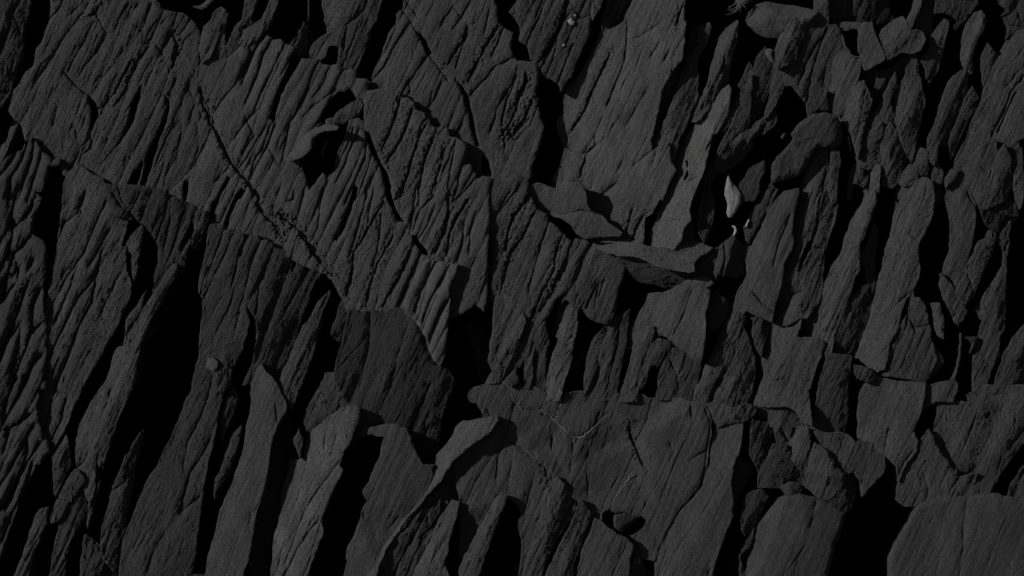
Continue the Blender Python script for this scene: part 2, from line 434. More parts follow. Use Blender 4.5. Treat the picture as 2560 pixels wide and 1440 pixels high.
for _l in '''weathered slab in|38;broad cracked|44;thin shard in the black|36;ribbed central|50;blunt finger|46;square-shouldered|44;short slate stub|42;slender slate|44;curled pale|45;tall smooth slab|45;small triangular shard|30;hair-thin upright splinter inside|45;smooth upper centre|48;steeply grooved|42;narrow sliver|42;sunken furrowed|34;great smooth|58;dark sunken|30;first tall blade|48;pointed blade|55;long pale blade|70;two-pronged|38;coarse dark column|34;small spearhead|36;fist-shaped|45;smooth rounded cobble|55;blunt slate finger|50;tall creased|42;black-edged|26;dark recessed slab|26;flat frame|50;slab with a needle|54;upright dark slab|34;broad slab end|38;tall pale tooth standing|54;jagged thorn|44;rough knobbly|36;long smooth slab slanting|48;kite-shaped|40;craggy|44;lesser twin|34;square-topped|54;long pointed slab|52;tall lozenge|42;pitted block|38;small hooked|42;narrow upright lozenge|44;broad-shouldered|40;round-headed|38;dim flat|25;low rubble|32;pitted rubble|36;small oval|42;wide uneven|44;scaly shard|38;last upright|40;far left stack|40;narrow dark shard|20;long cracked slab|46;front rank|34;leaf-shaped|40;thin pointed|40;long sword|50;tiny dark|25;narrow upright shard|38;small splinter|35;very long furrowed|35;arrowhead|36;small pale square|52;narrow triangular|32;coarse flake|28;slim curved|34;hook-tipped|38;blunt cut-off|38;pale-topped|50;scaly long|30;thin tapering|36;cracked dark block|30;dark rough wall|22;pale matte|54;cluster of five|56;faint flat|16;small pointed shard|40;narrow dark wedge|28;slim shard|38;plain slab|40;broad dark plate|31;pale leaning|63;tiny upright lens|42;smooth slab with a thin|48;long pale curving|66;rough furrowed|34;pale blade pointing|58;huge cracked|45;shell-like|32;long smooth slab right|50;cracked block|38;first strip|46;second strip|44;third and widest|46;shaded block at|24;straight pale rod|56;fluted|45;broken ledge|60;thick overhanging|70;shaded underside|32;rumpled|40;angular slab|56;dark faceted|32;blunt round-tipped|54;small triangle|42;second short|44;third short|36;tall pale tooth with|60;paired upright|38;thin strip beside|34;dim ramp|20;pale ridged|50;rounded block|38;darker flat|38;sharply ridged|52;bowed shard|44;cracked dark shoulder|28;wide smooth slab|52;thick column|50;narrow pillar|42;long pale twisting|58;dark recessed strip|28;great pale column|58;faceted slab|44;pale narrow chip|54;crumbly|34;curving slab|46;dim rounded|22;crooked|40;flat lath|44;tall sail|38;dark rock shelf|28;shaded block right|16;hair-thin upright splinter in the|40;small dark hook|26;rough wedge|38;ridged slab|58;coarse upright|34;thin wedge|34;rounded square|50;small flat slab|48;large folded|46;kite-like|46;slanted wedge|44;domed slab|42;five-sided|46;bent slab|46;darker smooth|28;crumpled|40;pitted dark shard|32;dark curved|28;shadowy oval|20;cone-like|38;shaded rock piece|22;smooth front|42;smooth rounded slab|44;small leaning|36;dull rock|30;pale curled flake lying over|64;slanting shard|46'''.split(';'):
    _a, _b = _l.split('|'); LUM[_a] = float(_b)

# ------------------------------------------------------------------ the deep bedrock the slabs stand on
def ground():
    n = 420; W = 7.0
    X, Y = np.meshgrid(np.linspace(-W / 2, W / 2, n), np.linspace(W / 2, -W / 2, n))
    px = X * 1000 + 1280; py = 720 - Y * 1000
    out = np.maximum(np.maximum(-px - 55, px - 2615), np.maximum(-py - 55, py - 1495))
    a = math.radians(24); u = px * math.cos(a) + py * math.sin(a); v = -px * math.sin(a) + py * math.cos(a)
    rid = 50 * np.abs(fbm(u / 110, v / 600, 3, 4)) + 25 * fbm(px / 90, py / 90, 5, 4)
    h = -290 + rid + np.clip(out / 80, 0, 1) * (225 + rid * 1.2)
    V = np.stack([X, Y, h / 1000], -1).reshape(-1, 3)
    i = np.arange(n * n).reshape(n, n)
    F = np.stack([i[:-1, :-1], i[1:, :-1], i[1:, 1:], i[:-1, 1:]], -1).reshape(-1, 4)
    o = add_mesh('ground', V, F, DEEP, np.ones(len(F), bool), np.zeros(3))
    o['kind'] = 'structure'
ground()

# ------------------------------------------------------------------ rock, traced slab by slab
# S(name, label, height mm, slope across, slope down, outline, g=cracks, holes=clefts, f=folds)
# ---- upper left
S('rock_plate', 'weathered slab in the top left corner, left of the tall black cleft', 0, .02, -.03,
  'A1 -170,-170 230,-170 218,0 205,95 165,215 172,300 160,400 125,470 122,510 110,560 60,690 25,740 -10,790 -170,800',
  g='6/18 A1 165,-40 125,40 85,100 60,200 25,330 0,400;4/9 A1 85,95 130,200 160,260;A1 60,200 10,330')
S('ribbed_rock', 'broad cracked rock face filling the upper left, with two thin black slots', 0, .015, -.04,
  'A1 362,-170 362,0 360,130 300,300 258,350 250,400 235,480 190,510 150,580 95,650 75,740 60,800 100,860 150,900 175,1010 240,1050 320,1130 430,1190 450,1260 500,1290 560,1300 620,1340 700,1390 900,1400 1180,1400 1260,1380 1310,1310 1390,1210 1420,1080 1450,960 1440,800 1440,600 1450,420 1450,330 1440,230 1410,170 1330,95 1190,70 1150,30 1130,0 1130,-170',
  g='8/24 A1 460,-20 430,60 360,135;6/16 A1 570,40 520,90;7/14 A1 640,20 600,90 470,260 420,340 330,480 250,580;10/22 A1 720,20 690,90 600,130;7/16 A1 670,170 610,290 520,450 490,520;5/12 A1 760,260 700,370 600,490 560,560;7/16 A1 690,100 730,180 760,230;5/10 A1 890,350 830,450 740,560 680,680;9/26 A1 950,430 880,560 830,660 740,770 700,790;8/20 A1 930,560 900,660 830,760;8/22 A1 960,440 980,480 940,560;6/22 A1 470,530 510,580 590,655 640,690 700,780;6/16 A1 960,880 900,970 830,1060 740,1170;7/20 A1 650,990 665,1020 650,1070 600,1110 550,1220;6/16 A1 640,1000 580,1060 540,1160 510,1215;6/14 A1 1300,870 1220,950 1160,1080 1110,1220;6/15 A1 1310,880 1300,1000 1270,1130 1200,1250;7/20 A1 1265,220 1210,290 1160,400;10/28 A1 1240,230 1270,300 1270,400 1240,510;6/18 A1 1030,250 1010,200 980,190;6/18 A1 1035,260 1020,310 1070,315;7/20 A1 920,30 870,110 830,210;6/16 A1 950,50 900,150;7/20 A1 1090,30 1060,100 1040,190 1020,210;6/16 A1 1190,140 1120,220 1080,290;5/14 A1 1120,150 1060,260;7/18 A1 1080,330 1000,430 960,500;6/18 A1 1270,560 1240,640 1220,700;5/14 A1 1350,620 1390,700 1440,760;6/16 A1 1010,20 970,60 930,130;6/18 A1 1330,100 1290,180 1250,240;5/14 A1 1380,120 1320,210 1290,260;6/18 A1 1390,230 1330,290 1290,400;7/20 A1 640,690 650,760;4/8 A1 240,640 330,480;6/16 A1 1450,960 1400,860 1380,800;6/18 A1 1130,330 1190,420 1150,460;5/12 A1 410,770 380,900;5/12 A1 530,900 560,1000;5/12 A1 1100,420 1040,520 1000,600;5/12 A1 1210,440 1160,520',
  holes='A1 650,700 690,745 706,780 708,840 680,890 645,975 650,900 660,800;A1 1022,615 1010,700 985,800 960,880 900,965 935,850 945,760 985,680;A1 1185,690 1215,720 1220,790 1190,900 1140,1030 1100,1180 1060,1300 1040,1350 1015,1345 1040,1200 1060,1110 1150,930 1195,820 1205,740;A1 925,1340 955,1250 1025,1170 1015,1250 985,1345')
S('rock_shard', 'thin shard in the black hollow at the left border, above the far left ribs', -45, .02, .02,
  'A1 100,870 135,880 160,930 150,990 100,1060 50,1150 0,1220 -80,1280 -80,1200 0,1100 50,1020', f='.3/.5/20 A1 0,1200 130,900')
# ---- ribbed block left of the tall black band
S('ribbed_rock', 'ribbed central outcrop of finger-like columns crossed by the dry root', 6, .0, -.05,
  'A1 1440,420 1480,395 1520,400 1560,415 1620,420 1680,380 1720,340 1760,290 1800,235 1850,200 A2 110,240 130,225 150,255 190,285 235,280 265,310 290,320 330,340 345,375 300,430 270,540 230,620 190,740 155,850 185,885 197,860 215,770 240,680 270,620 330,520 385,420 500,425 540,460 590,470 640,460 685,500 700,505 750,495 785,515 785,560 810,565 850,565 885,590 860,650 930,640 1040,640 1090,660 1110,705 1150,700 1200,740 1215,790 1270,810 1300,850 1320,905 1370,920 1400,900 1440,925 1450,980 1500,990 1570,1035 1575,1100 1565,1190 1600,1180 1640,1250 1650,1290 1690,1265 1750,1275 B2 1740,0 1745,250 1730,500 1725,820 1700,900 1640,850 1560,900 1300,1000 1100,960 900,960 720,900 690,830 620,700 560,620 400,560 200,480 0,430 B1 1750,400 1600,360 1500,300 1400,300 1350,200 1220,130 1100,60 A1 1200,1400 1250,1350 1290,1310 1370,1210 1420,1070 1370,900 1390,760 1400,600',
  g='15/60 A1 1440,620 1470,740 1520,860 1560,950 1610,1060 1660,1170 1740,1260 1800,1330 1870,1420 B2 60,110 120,190 190,250 240,340;14/60 B2 220,185 300,235 360,290 430,400 500,500 570,570 615,640;8/24 A1 1790,290 1810,400 1740,560;7/22 A1 1900,240 1820,400 1790,480;6/20 A1 1770,460 1700,600 1600,720 1550,800;8/26 A2 120,240 50,360 20,430 -40,600;8/26 A2 180,285 110,400 60,560 -20,740;8/26 A2 265,320 190,470 110,640 50,780;7/20 A2 330,370 250,520;7/20 A2 300,890 270,1050 240,1170;7/18 A2 200,890 140,1050 60,1200 0,1300;7/20 A2 510,435 450,570 400,720 320,860;6/14 A2 590,470 540,600 470,700;6/16 A2 640,640 560,700 460,770 400,840;9/30 A2 1100,690 1070,820 1020,960 955,1100;10/32 A2 1195,760 1130,950 1060,1080 985,1190;9/30 A2 1300,870 1230,990 1180,1150 1150,1270 1090,1420;9/28 A2 1350,960 1300,1080 1260,1200 1220,1440;9/28 A2 1430,1030 1390,1180 1320,1400;8/26 A2 1500,1000 1460,1200 1440,1340;8/26 A2 860,1010 840,1150 760,1330 700,1460;8/24 A2 805,920 740,1070 700,1180 640,1300;6/18 A2 760,920 700,1080 620,1230;7/22 A2 940,1190 890,1300 850,1440;8/22 A2 1590,1080 1540,1190 1500,1380;8/24 A2 1640,1280 1560,1380 1490,1440;7/20 A2 1220,1000 1250,900 1290,850;8/28 A2 -20,1300 60,1400;7/22 B2 540,0 520,150 500,300 460,380;6/18 B2 410,0 380,120 350,250;8/26 B2 860,0 830,150 780,330 730,480;7/22 B2 910,0 870,180 860,280;9/30 B2 985,85 920,200 830,360 765,460 740,680 700,800;7/22 B2 960,190 940,400 900,560;9/28 B2 1060,330 1000,430 940,540 880,700 850,860;9/28 B2 1180,420 1140,540 1090,640 1000,790 970,880;8/24 B2 1250,470 1200,600 1140,740 1080,880;8/26 B2 1215,0 1190,160 1170,290;8/26 B2 1330,60 1240,160 1190,300;8/24 B2 1350,120 1300,260 1235,360;11/36 B2 1440,40 1445,180 1410,330 1340,490;9/28 B2 1610,50 1500,220 1450,330 1430,500;8/26 B2 1560,250 1540,400 1510,520;7/24 B2 1640,180 1600,300 1590,470;8/24 B2 1500,10 1460,130;6/18 B2 230,0 180,140;6/20 B2 330,20 330,80 300,90;9/26 B2 220,180 330,250 400,330 520,480;9/26 B2 180,220 240,350;7/20 A1 1520,930 1470,1050 1390,1200;7/20 A1 1640,1210 1560,1300;6/20 A1 1770,850 1830,980 1750,1090;6/20 A2 150,1070 200,1160 240,1200;8/24 A2 -100,1000 -20,880 60,800;6/20 A2 160,900 100,1080 20,1180;6/18 B2 1050,90 1110,60 1140,0;7/22 A2 890,1120 860,1230 780,1440;7/24 A2 1480,1050 1400,1250;7/24 A1 1880,960 1780,1130 1700,1240;7/24 A1 1840,1120 1800,1290',
  holes='A2 655,655 700,660 730,640 800,740 835,760 840,880 800,850 760,850 730,860 690,1000 650,1080 610,1230 570,1290 540,1240 500,1290 440,1370 420,1290 380,1180 370,1150 460,1080 500,960 530,880 450,940 480,920 560,780 600,710;A2 830,930 880,960 920,1080 960,1180 1010,1260 1040,1430 B2 1050,100 1065,160 1130,250 1075,240 1050,180 1010,90 985,10 A2 985,1330 975,1290 940,1180 890,1110 860,1010;B2 1165,330 1220,350 1240,400 1290,450 1300,490 1260,480 1200,400;B2 765,-20 795,0 730,200 690,300 640,385 625,370 660,300 720,150;A2 1580,1065 1640,1100 1660,1200 1640,1240 1600,1180 1570,1150;A1 1325,1300 1360,1300 1350,1400 1330,1470 1320,1400;A1 1560,1440 1590,1370 1640,1270 1660,1280 1610,1370 B1 1580,80 1530,230 1500,250 1530,100;B1 1690,50 1740,0 1770,20 1700,110 1660,200 1640,290 1615,280 1640,180', bed=.5)
S('rock_shard', 'blunt finger of slate with a rounded tip beside a narrow black wedge, upper left', 14, .03, -.03,
  'A1 1470,190 1510,160 1555,75 1590,58 1640,105 1612,225 1560,320 1515,400 1460,440 1440,350 1455,260')
S('rock_shard', 'square-shouldered slate fragment under the two black wedges, upper left', 12, .03, -.02,
  'A1 1540,400 1570,310 1600,240 1615,250 1612,345 1640,320 1690,200 1740,150 1790,130 1815,170 1800,235 1770,300 1740,340 1690,400 1650,440 1600,420', g='5/14 A1 1700,200 1760,210')
S('rock_shard', 'short slate stub at the upper border between two black clefts', 4, .02, -.02,
  'A1 1790,-170 1865,-170 1855,20 1830,60 1800,125 1750,130 1760,60')
S('rock_shard', 'slender slate blade running up to the border beside the wide black cleft', 16, .05, -.01,
  'A2 170,-170 230,-170 205,20 170,140 140,215 115,225 80,270 30,300 -20,330 -60,300 -30,220 50,170 100,140 140,60 165,0')
S('rock_flake', 'curled pale flake lying in the dark pocket at the upper border', -25, .12, .1,
  'A1 1380,45 1440,40 1480,10 1510,-60 1560,-60 1545,0 1500,45 1460,72 1420,62', amp=.4, edge=(6, 3), depth=12, tone=1.2)
S('rock_plate', 'tall smooth slab left of the straight black band, upper middle', 0, .02, -.03,
  'A2 540,-170 965,-170 960,0 930,110 900,180 860,300 820,400 780,500 740,500 690,510 640,475 655,420 658,335 620,320 580,330 565,350 560,400 530,430 440,410 460,340 500,290 575,240 570,180 550,80 540,0',
  g='7/24 A2 865,-20 830,70 780,120 715,170;8/20 A2 710,190 690,340;5/12 A2 600,250 540,320 500,400')
S('rock_shard', 'small triangular shard in the black cleft left of the tall smooth slab', -6, .04, .0,
  'A2 400,170 420,200 427,400 370,418 350,375 300,325 350,270')
S('rock_splinter', 'hair-thin upright splinter inside the wide black cleft', -35, .1, .0,
  'A2 425,-60 448,-60 446,100 432,200 430,270 458,220 470,250 460,330 440,390 428,380 424,290 418,180', amp=.4, edge=(4, 3), step=2)
# ---- long slabs, upper centre
S('ribbed_rock', 'smooth upper centre slabs split by a diagonal black crack, right of the straight black band', -4, .0, -.05,
  'A2 1120,-170 1120,0 1115,75 1100,68 1065,100 1060,175 1010,240 960,400 900,520 870,600 850,760 870,900 1000,1100 1500,1300 1640,1310 1760,1310 1950,1300 A3 150,1400 240,1400 250,1320 280,1150 330,1000 352,910 320,850 300,750 285,650 310,560 300,490 290,440 220,440 150,435 125,395 110,350 125,270 120,230 60,200 20,160 15,50 A2 1780,15 1760,-170',
  g='6/24 A2 1110,75 1160,140 1220,240;6/24 A2 1300,400 1350,460 1440,585;8/26 A2 1160,170 1080,290 980,480 870,610;7/22 A2 1280,420 1200,540 1110,660;7/22 A2 1470,50 1390,185;6/20 A2 1480,50 1540,130;8/26 A2 1600,10 1540,120 1480,200;9/28 A2 1590,170 1560,280 1420,490;7/20 A2 1580,250 1530,380 1500,480;5/14 A2 1400,590 1350,700 1280,800;7/20 A2 1740,60 1700,240;9/28 A2 1810,180 1700,350 1620,520 1570,610;8/26 A2 1920,410 1780,480 1700,580 1595,690;7/24 A2 1840,200 1800,310 1760,400;8/24 A2 1930,550 1870,660 1790,780 1780,850 1740,950;9/28 A2 2010,580 1960,700 1900,860 1830,970;7/20 A2 1560,880 1490,970;8/24 A2 1870,910 1900,985 2020,855;8/26 A3 150,550 80,720 40,880;9/28 A3 240,540 180,650 120,790;10/30 A3 270,700 210,850 115,975;6/16 A3 300,760 250,900 150,1000;9/22 A3 60,940 60,1100;7/22 A2 1130,0 1220,120;6/18 A2 1160,600 1170,730',
  holes='A2 1222,238 1245,240 1290,305 1325,385 1300,400 1268,340;A2 1495,570 1545,620 1590,700 1620,830 1640,960 1665,1060 1635,1050 1610,930 1585,800 1550,680;A2 1690,1110 1730,1150 1755,1260 1690,1250 1680,1190', bed=.7)
S('ribbed_rock', 'steeply grooved slab with pale specks, top centre, left of the black gully', 0, .0, -.03,
  'A3 170,-170 700,-170 690,0 685,110 680,250 620,380 560,510 490,640 465,665 440,600 370,560 310,545 300,480 250,440 222,330 160,290 170,200 135,130 90,85 150,0',
  g='10/32 A3 510,-20 500,90 440,240 380,350 300,460;8/26 A3 545,80 480,160 440,260 370,380;7/20 A3 360,0 310,130 220,320;7/20 A3 440,300 410,420 360,550;7/20 A3 560,300 500,450 450,590;6/18 A3 320,500 350,560;6/18 A3 330,0 290,120;6/20 A3 690,105 620,130 570,80', bed=1.3)
S('rock_shard', 'narrow sliver pinned at the upper border above the black gully', 12, .03, 0,
  'A3 700,-170 800,-170 770,0 740,60 700,140 690,100')
S('rock_plate', 'sunken furrowed slab at the upper border right of the black gully', -22, -.03, -.03,
  'A3 800,-170 1010,-170 990,0 950,80 945,120 880,190 830,215 755,228 770,150 800,40',
  g='7/20 A3 910,0 860,120 830,190;7/20 A3 850,0 810,100;7/22 A3 980,20 930,90 870,180')
M, MS = S('rock_plate', 'great smooth slab in the upper right centre, paler and less cracked than its neighbours', 4, .045, -.035,
  'A3 1010,-170 1370,-170 1355,30 1350,130 1365,170 1355,300 1335,430 1270,500 1215,600 1175,730 1140,900 1110,1010 1112,1095 1240,1030 1252,1080 1255,1170 1292,1225 1240,1330 1200,1440 B3 1180,80 1120,180 1070,210 1060,400 960,410 890,390 700,380 640,220 500,130 400,60 240,20 A3 390,1340 410,1290 460,1200 490,1110 485,1060 450,960 440,870 490,800 487,690 510,640 600,550 660,440 720,330 745,240 780,230 860,200 930,150 950,80 990,0',
  g='8/24 A3 945,150 940,300 930,430 880,560 830,680 800,760;9/28 A3 840,350 780,480 700,640 640,800 540,950;6/16 A3 765,850 740,900 700,1000 640,1090;6/22 A3 445,950 470,1030 540,1080 620,1105 670,1090 725,1035;9/32 A3 650,1110 630,1190 600,1290;8/24 A3 1240,370 1215,440;7/18 A3 1170,310 1110,410;6/20 A3 1110,1095 1000,1180;7/20 A3 1150,1100 1125,1180;6/20 A3 560,1310 600,1300 680,1380 740,1420 850,1330;4/10 A3 720,1260 680,1370;9/26 A3 1350,20 1320,110 1290,210;5/12 A3 1090,640 1020,760 940,900;6/16 A3 910,1160 880,1220;5/14 A3 1010,270 1080,240 1170,170;5/12 A3 450,1180 500,1230 480,1300;9/26 B3 990,130 960,240 920,370;9/26 B3 1080,170 1020,270 980,380;8/22 B3 1140,210 1090,280 1070,400;5/12 B3 660,90 760,70 850,-10;7/20 A3 710,980 720,1040 650,1110', amp=.8, bed=.5)
# ---- blades right of the great slab
S('rock_plate', 'dark sunken face between the great smooth slab and the first tall blade', -8, -.1, -.03,
  'A3 1240,440 1310,430 1315,540 1290,660 1240,820 1180,950 1120,1080 1090,1040 1120,900 1160,720 1200,600', mat=ROUGH)
S('rock_shard', 'first tall blade of slate right of the great slab, narrow waisted', 10, .03, -.03,
  'A3 1535,180 1540,200 1512,320 1455,410 1448,500 1455,600 1450,700 1430,780 1370,900 1320,1000 1300,1070 1275,1175 1255,1100 1250,1030 1120,1110 1110,1080 1150,1000 1230,850 1280,720 1330,560 1362,460 1370,340 1430,210',
  f='.22/.1/60 A3 1290,720 1360,560 1420,400 1500,230', g='6/18 A3 1440,240 1400,340')
S('rock_shard', 'pointed blade with a pale left face and notched right edge, upper right centre', 16, .05, -.02,
  'A3 1735,160 1742,190 1720,330 1700,390 1680,500 1672,580 1640,660 1560,760 1440,870 1415,870 1470,740 1530,590 1560,450 1610,280 1660,210',
  f='.05/.45/45 A3 1500,720 1560,600 1620,480 1660,400 1720,240', g='8/26 A3 1650,400 1640,480')
S('rock_plate', 'long pale blade sweeping down the middle of the right half, two short slots in it', 22, .1, -.02,
  'A3 1678,612 1690,650 1682,750 1650,850 1590,960 1560,960 1540,1020 1520,1120 1490,1230 1460,1300 1430,1370 1405,1440 B3 1400,90 1385,160 1400,230 1350,290 1330,370 1280,440 1100,430 1110,360 1150,240 1200,100 1240,0 A3 1252,1340 1300,1230 1280,1180 1310,1060 1380,960 1450,880 1560,760 1630,650',
  holes='A3 1362,1140 1385,1170 1390,1260 1350,1310 1352,1280 1372,1230', g='6/20 A3 1450,1275 1400,1300;5/12 B3 1150,240 1250,240 1330,230', f='.0/.6/25 A3 1540,1000 1600,860 1670,720 1700,600', amp=.7, bed=.5)
S('rock_shard', 'two-pronged shard with a black notch between its prongs, upper right', 18, .02, 0,
  'A3 1838,540 1842,600 1830,700 1825,850 1800,925 1730,960 1640,1075 1590,1140 1590,1110 1640,1000 1700,900 1730,820 1680,900 1615,978 1625,920 1700,780 1780,650')
S('rock_shard', 'coarse dark column leaning beside the two-pronged shard, tip under a black gap', -6, -.02, 0,
  'A3 1890,400 1935,350 1990,450 2015,500 1985,600 1945,700 1905,860 1850,910 1790,930 1785,880 1825,740 1850,500', mat=ROUGH)
S('rock_shard', 'small spearhead of slate left of the coarse dark column', -18, .05, .02,
  'A3 1820,460 1850,500 1835,560 1780,650 1745,610')
S('rock_shard', 'fist-shaped stone with one long finger pointing up and right', 26, .02, .1,
  'A3 1990,808 2003,830 1960,900 1830,1010 1850,1050 1780,1140 1700,1200 1640,1240 1600,1220 1580,1150 1640,1060 1700,960 1780,940 1900,870',
  f='.0/.5/40 A3 1600,1110 1700,1020 1830,990 1990,830', mat=ROUGH)
# ---- upper right
S('boulder', 'smooth rounded cobble resting over a black hollow near the upper right', 40, .03, .06,
  'A4 10,150 30,90 90,30 160,10 260,28 380,42 470,62 540,75 550,120 480,180 420,215 330,230 290,250 230,272 160,270 90,240 35,205', amp=.45, edge=(38, 30), bed=0, depth=60, under=.9)
S('rock_shard', 'blunt slate finger leaning across the rounded cobble', 54, .06, -.04,
  'A4 355,135 400,150 435,200 430,260 400,315 380,400 350,450 250,490 220,475 210,410 240,330 260,270 300,200', f='.05/.3/30 A4 270,430 370,150')
S('rock_plate', 'tall creased slab rising to the border right of the cobble, over a black oval hollow', 30, -.02, -.03,
  'A4 565,-170 610,-170 605,60 604,185 660,180 690,225 712,300 740,362 690,370 650,470 620,560 612,650 540,770 470,840 455,750 400,680 350,615 300,612 285,560 295,500 350,450 400,320 440,300 450,240 450,150 520,80 590,0',
  g='8/24 A4 560,270 500,350 440,480 400,590;8/24 A4 600,200 540,350 480,560 455,720;6/18 A4 420,310 380,400 360,430;5/14 A4 590,500 570,620')
S('rock_chip', 'black-edged triangular chip standing above the round-headed stone', 20, -.03, .0, 'A4 600,640 625,800 560,800 520,770', amp=.5, edge=(6, 4), depth=40)
S('rock_plate', 'dark recessed slab under the upper border, left of the bow-shaped slab', -10, -.12, -.08,
  'A4 612,-170 1020,-170 1045,60 1085,145 1000,165 930,162 640,160 608,120', g='6/16 A4 780,0 740,130', mat=ROUGH)
S('rock_plate', 'flat frame-shaped slab wrapped round a black four-sided hole, upper right', 20, .03, .01,
  'A4 635,170 700,165 920,165 930,210 960,290 1000,370 1012,430 940,470 870,505 855,440 835,412 790,412 740,370 715,300 685,215',
  holes='A4 702,230 780,205 818,215 820,370 838,405 795,402 740,340 725,290', bed=.3)
S('rock_plate', 'slab with a needle-thin spire running to the border and a rounded nose on its right', 38, .02, .03,
  'A4 1285,-60 1272,40 1230,130 1195,225 1250,215 1290,240 1302,290 1270,360 1210,385 1130,372 1040,432 1000,345 975,270 1000,210 1080,150 1140,120 1172,160 1220,80 1265,-60',
  f='.05/.2/30 A4 1060,300 1180,190 1270,20;.0/.25/24 A4 1010,420 1130,330 1200,250 1190,215', amp=.7)
S('rock_plate', 'upright dark slab reaching the border right of the needle spire', 6, -.04, -.03,
  'A4 1295,-170 1440,-170 1362,60 1345,270 1312,275 1290,235 1215,205 1260,90 1290,-20')
S('rock_plate', 'broad slab end hanging from the border with a hooked black notch below', 10, .0, -.03,
  'A4 1430,-170 1700,-170 1680,30 1600,130 1520,215 1510,200 1540,150 1500,110 1420,85 1370,95 1385,0')
S('rock_shard', 'tall pale tooth standing alone in the wide black chasm, far upper right', 8, .05, -.02,
  'A4 1660,100 1712,90 1747,150 1722,220 1682,280 1652,360 1640,440 1642,520 1600,490 1568,430 1570,300 1600,180', f='.02/.4/24 A4 1610,470 1640,330 1720,150')
S('rock_shard', 'jagged thorn-like shard left of the wide black chasm', 2, .04, -.02,
  'A4 1440,150 1472,165 1455,250 1430,380 1400,500 1330,610 1312,500 1268,425 1320,380 1345,320 1320,310 1400,190', mat=ROUGH)
S('ribbed_rock', 'rough knobbly rock in the top right corner', 0, .0, -.03,
  'A4 1830,-170 2180,-170 2180,200 1950,235 1885,290 1895,200 1870,130 1850,110 1890,70 1830,30', g='7/22 A4 1860,120 1930,90 1990,0;8/26 A4 1990,160 1975,110;6/20 A4 1900,180 1980,190', mat=ROUGH)
S('rock_plate', 'long smooth slab slanting down from the right border, with a forked crack', -2, .04, -.03,
  'A4 1890,300 1950,235 2180,170 2180,1000 2016,990 1880,1045 1815,1000 1700,1060 1640,1130 1510,1225 1520,1160 1600,990 1700,760 1740,600 1832,440 1870,360 1840,400',
  g='8/26 A4 2040,520 1930,650 1870,800 1790,970;8/24 A4 1960,660 1900,780 1830,960;5/14 A4 1990,500 1890,620')
S('rock_shard', 'kite-shaped shard at the edge of the wide black chasm, far right', -14, .03, 0,
  'A4 1750,320 1830,408 1832,450 1770,530 1728,605 1710,430')
S('rock_shard', 'craggy upright shard standing right of the wide black chasm', 4, .02, -.03,
  'A4 1590,500 1622,530 1600,640 1560,800 1500,900 1480,1000 1460,1060 1400,1035 1385,1190 1350,1160 1325,1000 1380,900 1410,760 1450,650 1500,560', f='.0/.3/30 A4 1370,1000 1450,780 1580,560', mat=ROUGH)
S('rock_shard', 'lesser twin of the craggy shard, pressed against its right side', -8, .0, -.03,
  'A4 1640,630 1690,700 1672,780 1600,900 1550,1000 1520,1100 1490,1135 1478,1020 1540,860 1590,720', mat=ROUGH)
S('rock_plate', 'square-topped slab below the black four-sided hole', 14, .05, -.03,
  'A4 700,365 760,395 842,430 835,500 822,580 790,650 745,750 690,840 640,815 613,700 613,590 650,430', bed=.4)
S('rock_shard', 'long pointed slab with a pale left shoulder, above the round-headed stone', 26, .05, -.04,
  'A4 860,590 900,670 927,730 900,800 875,880 845,980 820,1130 795,1050 765,950 705,880 680,840 760,720 830,600', f='.0/.12/60 A4 750,900 800,760 860,600')
S('rock_shard', 'tall lozenge of slate left of the wide black chasm', 10, .0, -.03,
  'A4 1210,355 1242,390 1252,500 1282,650 1302,740 1262,900 1240,1010 1210,1160 1170,1100 1100,950 1088,850 1088,650 1160,560 1185,430')
S('rock_fragment', 'pitted block wedged under the frame-shaped slab', 0, .0, -.02,
  'A4 895,510 1050,500 1120,445 1195,375 1185,520 1125,605 1095,540 1060,540 1000,660 960,755 900,650 875,565', mat=ROUGH, g='7/24 A4 880,560 920,650 960,750')
S('rock_shard', 'small hooked shard squeezed between two larger ones, upper right', 8, .03, 0,
  'A4 1090,530 1097,620 1052,740 1090,850 1100,925 1070,890 1000,870 955,800 1000,700 1050,600')
S('rock_shard', 'narrow upright lozenge below the small hooked shard, the left one of a pair', 8, .04, -.03,
  'A4 945,800 1000,870 1002,970 977,1080 977,1190 960,1225 830,1200 815,1150 850,1020 880,900')
S('rock_shard', 'broad-shouldered lozenge, the right one of the pair below the small hooked shard', 10, .0, -.03,
  'A4 1050,895 1090,930 1120,1020 1172,1120 1162,1200 1110,1300 1070,1345 1000,1335 982,1200 988,1050')
S('boulder', 'round-headed stone narrowing to a flat foot, casting a curved black shadow', 36, .02, -.01,
  'A4 500,815 600,810 670,830 702,900 715,990 670,1060 620,1062 540,1050 500,1090 450,1200 400,1262 300,1300 195,1318 200,1180 240,1120 310,1050 350,1000 335,960 400,880',
  f='.0/.3/14 A4 340,1010 430,1000', amp=1.0, edge=(12, 7), bed=.4, depth=70, under=.5)
S('rock_plate', 'dim flat slab deep in the hollow left of the round-headed stone', -22, .02, .02,
  'A4 0,1330 40,1220 145,1155 150,1230 110,1440 -60,1440', amp=.5)
S('rock_fragment', 'low rubble block beneath the foot of the round-headed stone', -10, .0, .03,
  'A4 240,1430 280,1385 400,1350 420,1330 400,1440 B4 300,50 180,140 100,100 A4 140,1380 200,1315', mat=ROUGH)
S('rock_fragment', 'pitted rubble lump between two columns, under the pair of lozenges', -14, 0, 0,
  'A4 815,1185 880,1190 905,1230 900,1330 860,1345 800,1310 780,1330 765,1440 743,1440 750,1300 780,1210', mat=ROUGH)
S('rock_fragment', 'small stubby rock tooth above the tall black-sided column, right', 2, .03, 0, 'A4 1262,1065 1320,1080 1322,1280 1290,1275 1235,1200 1220,1160 1240,1080')
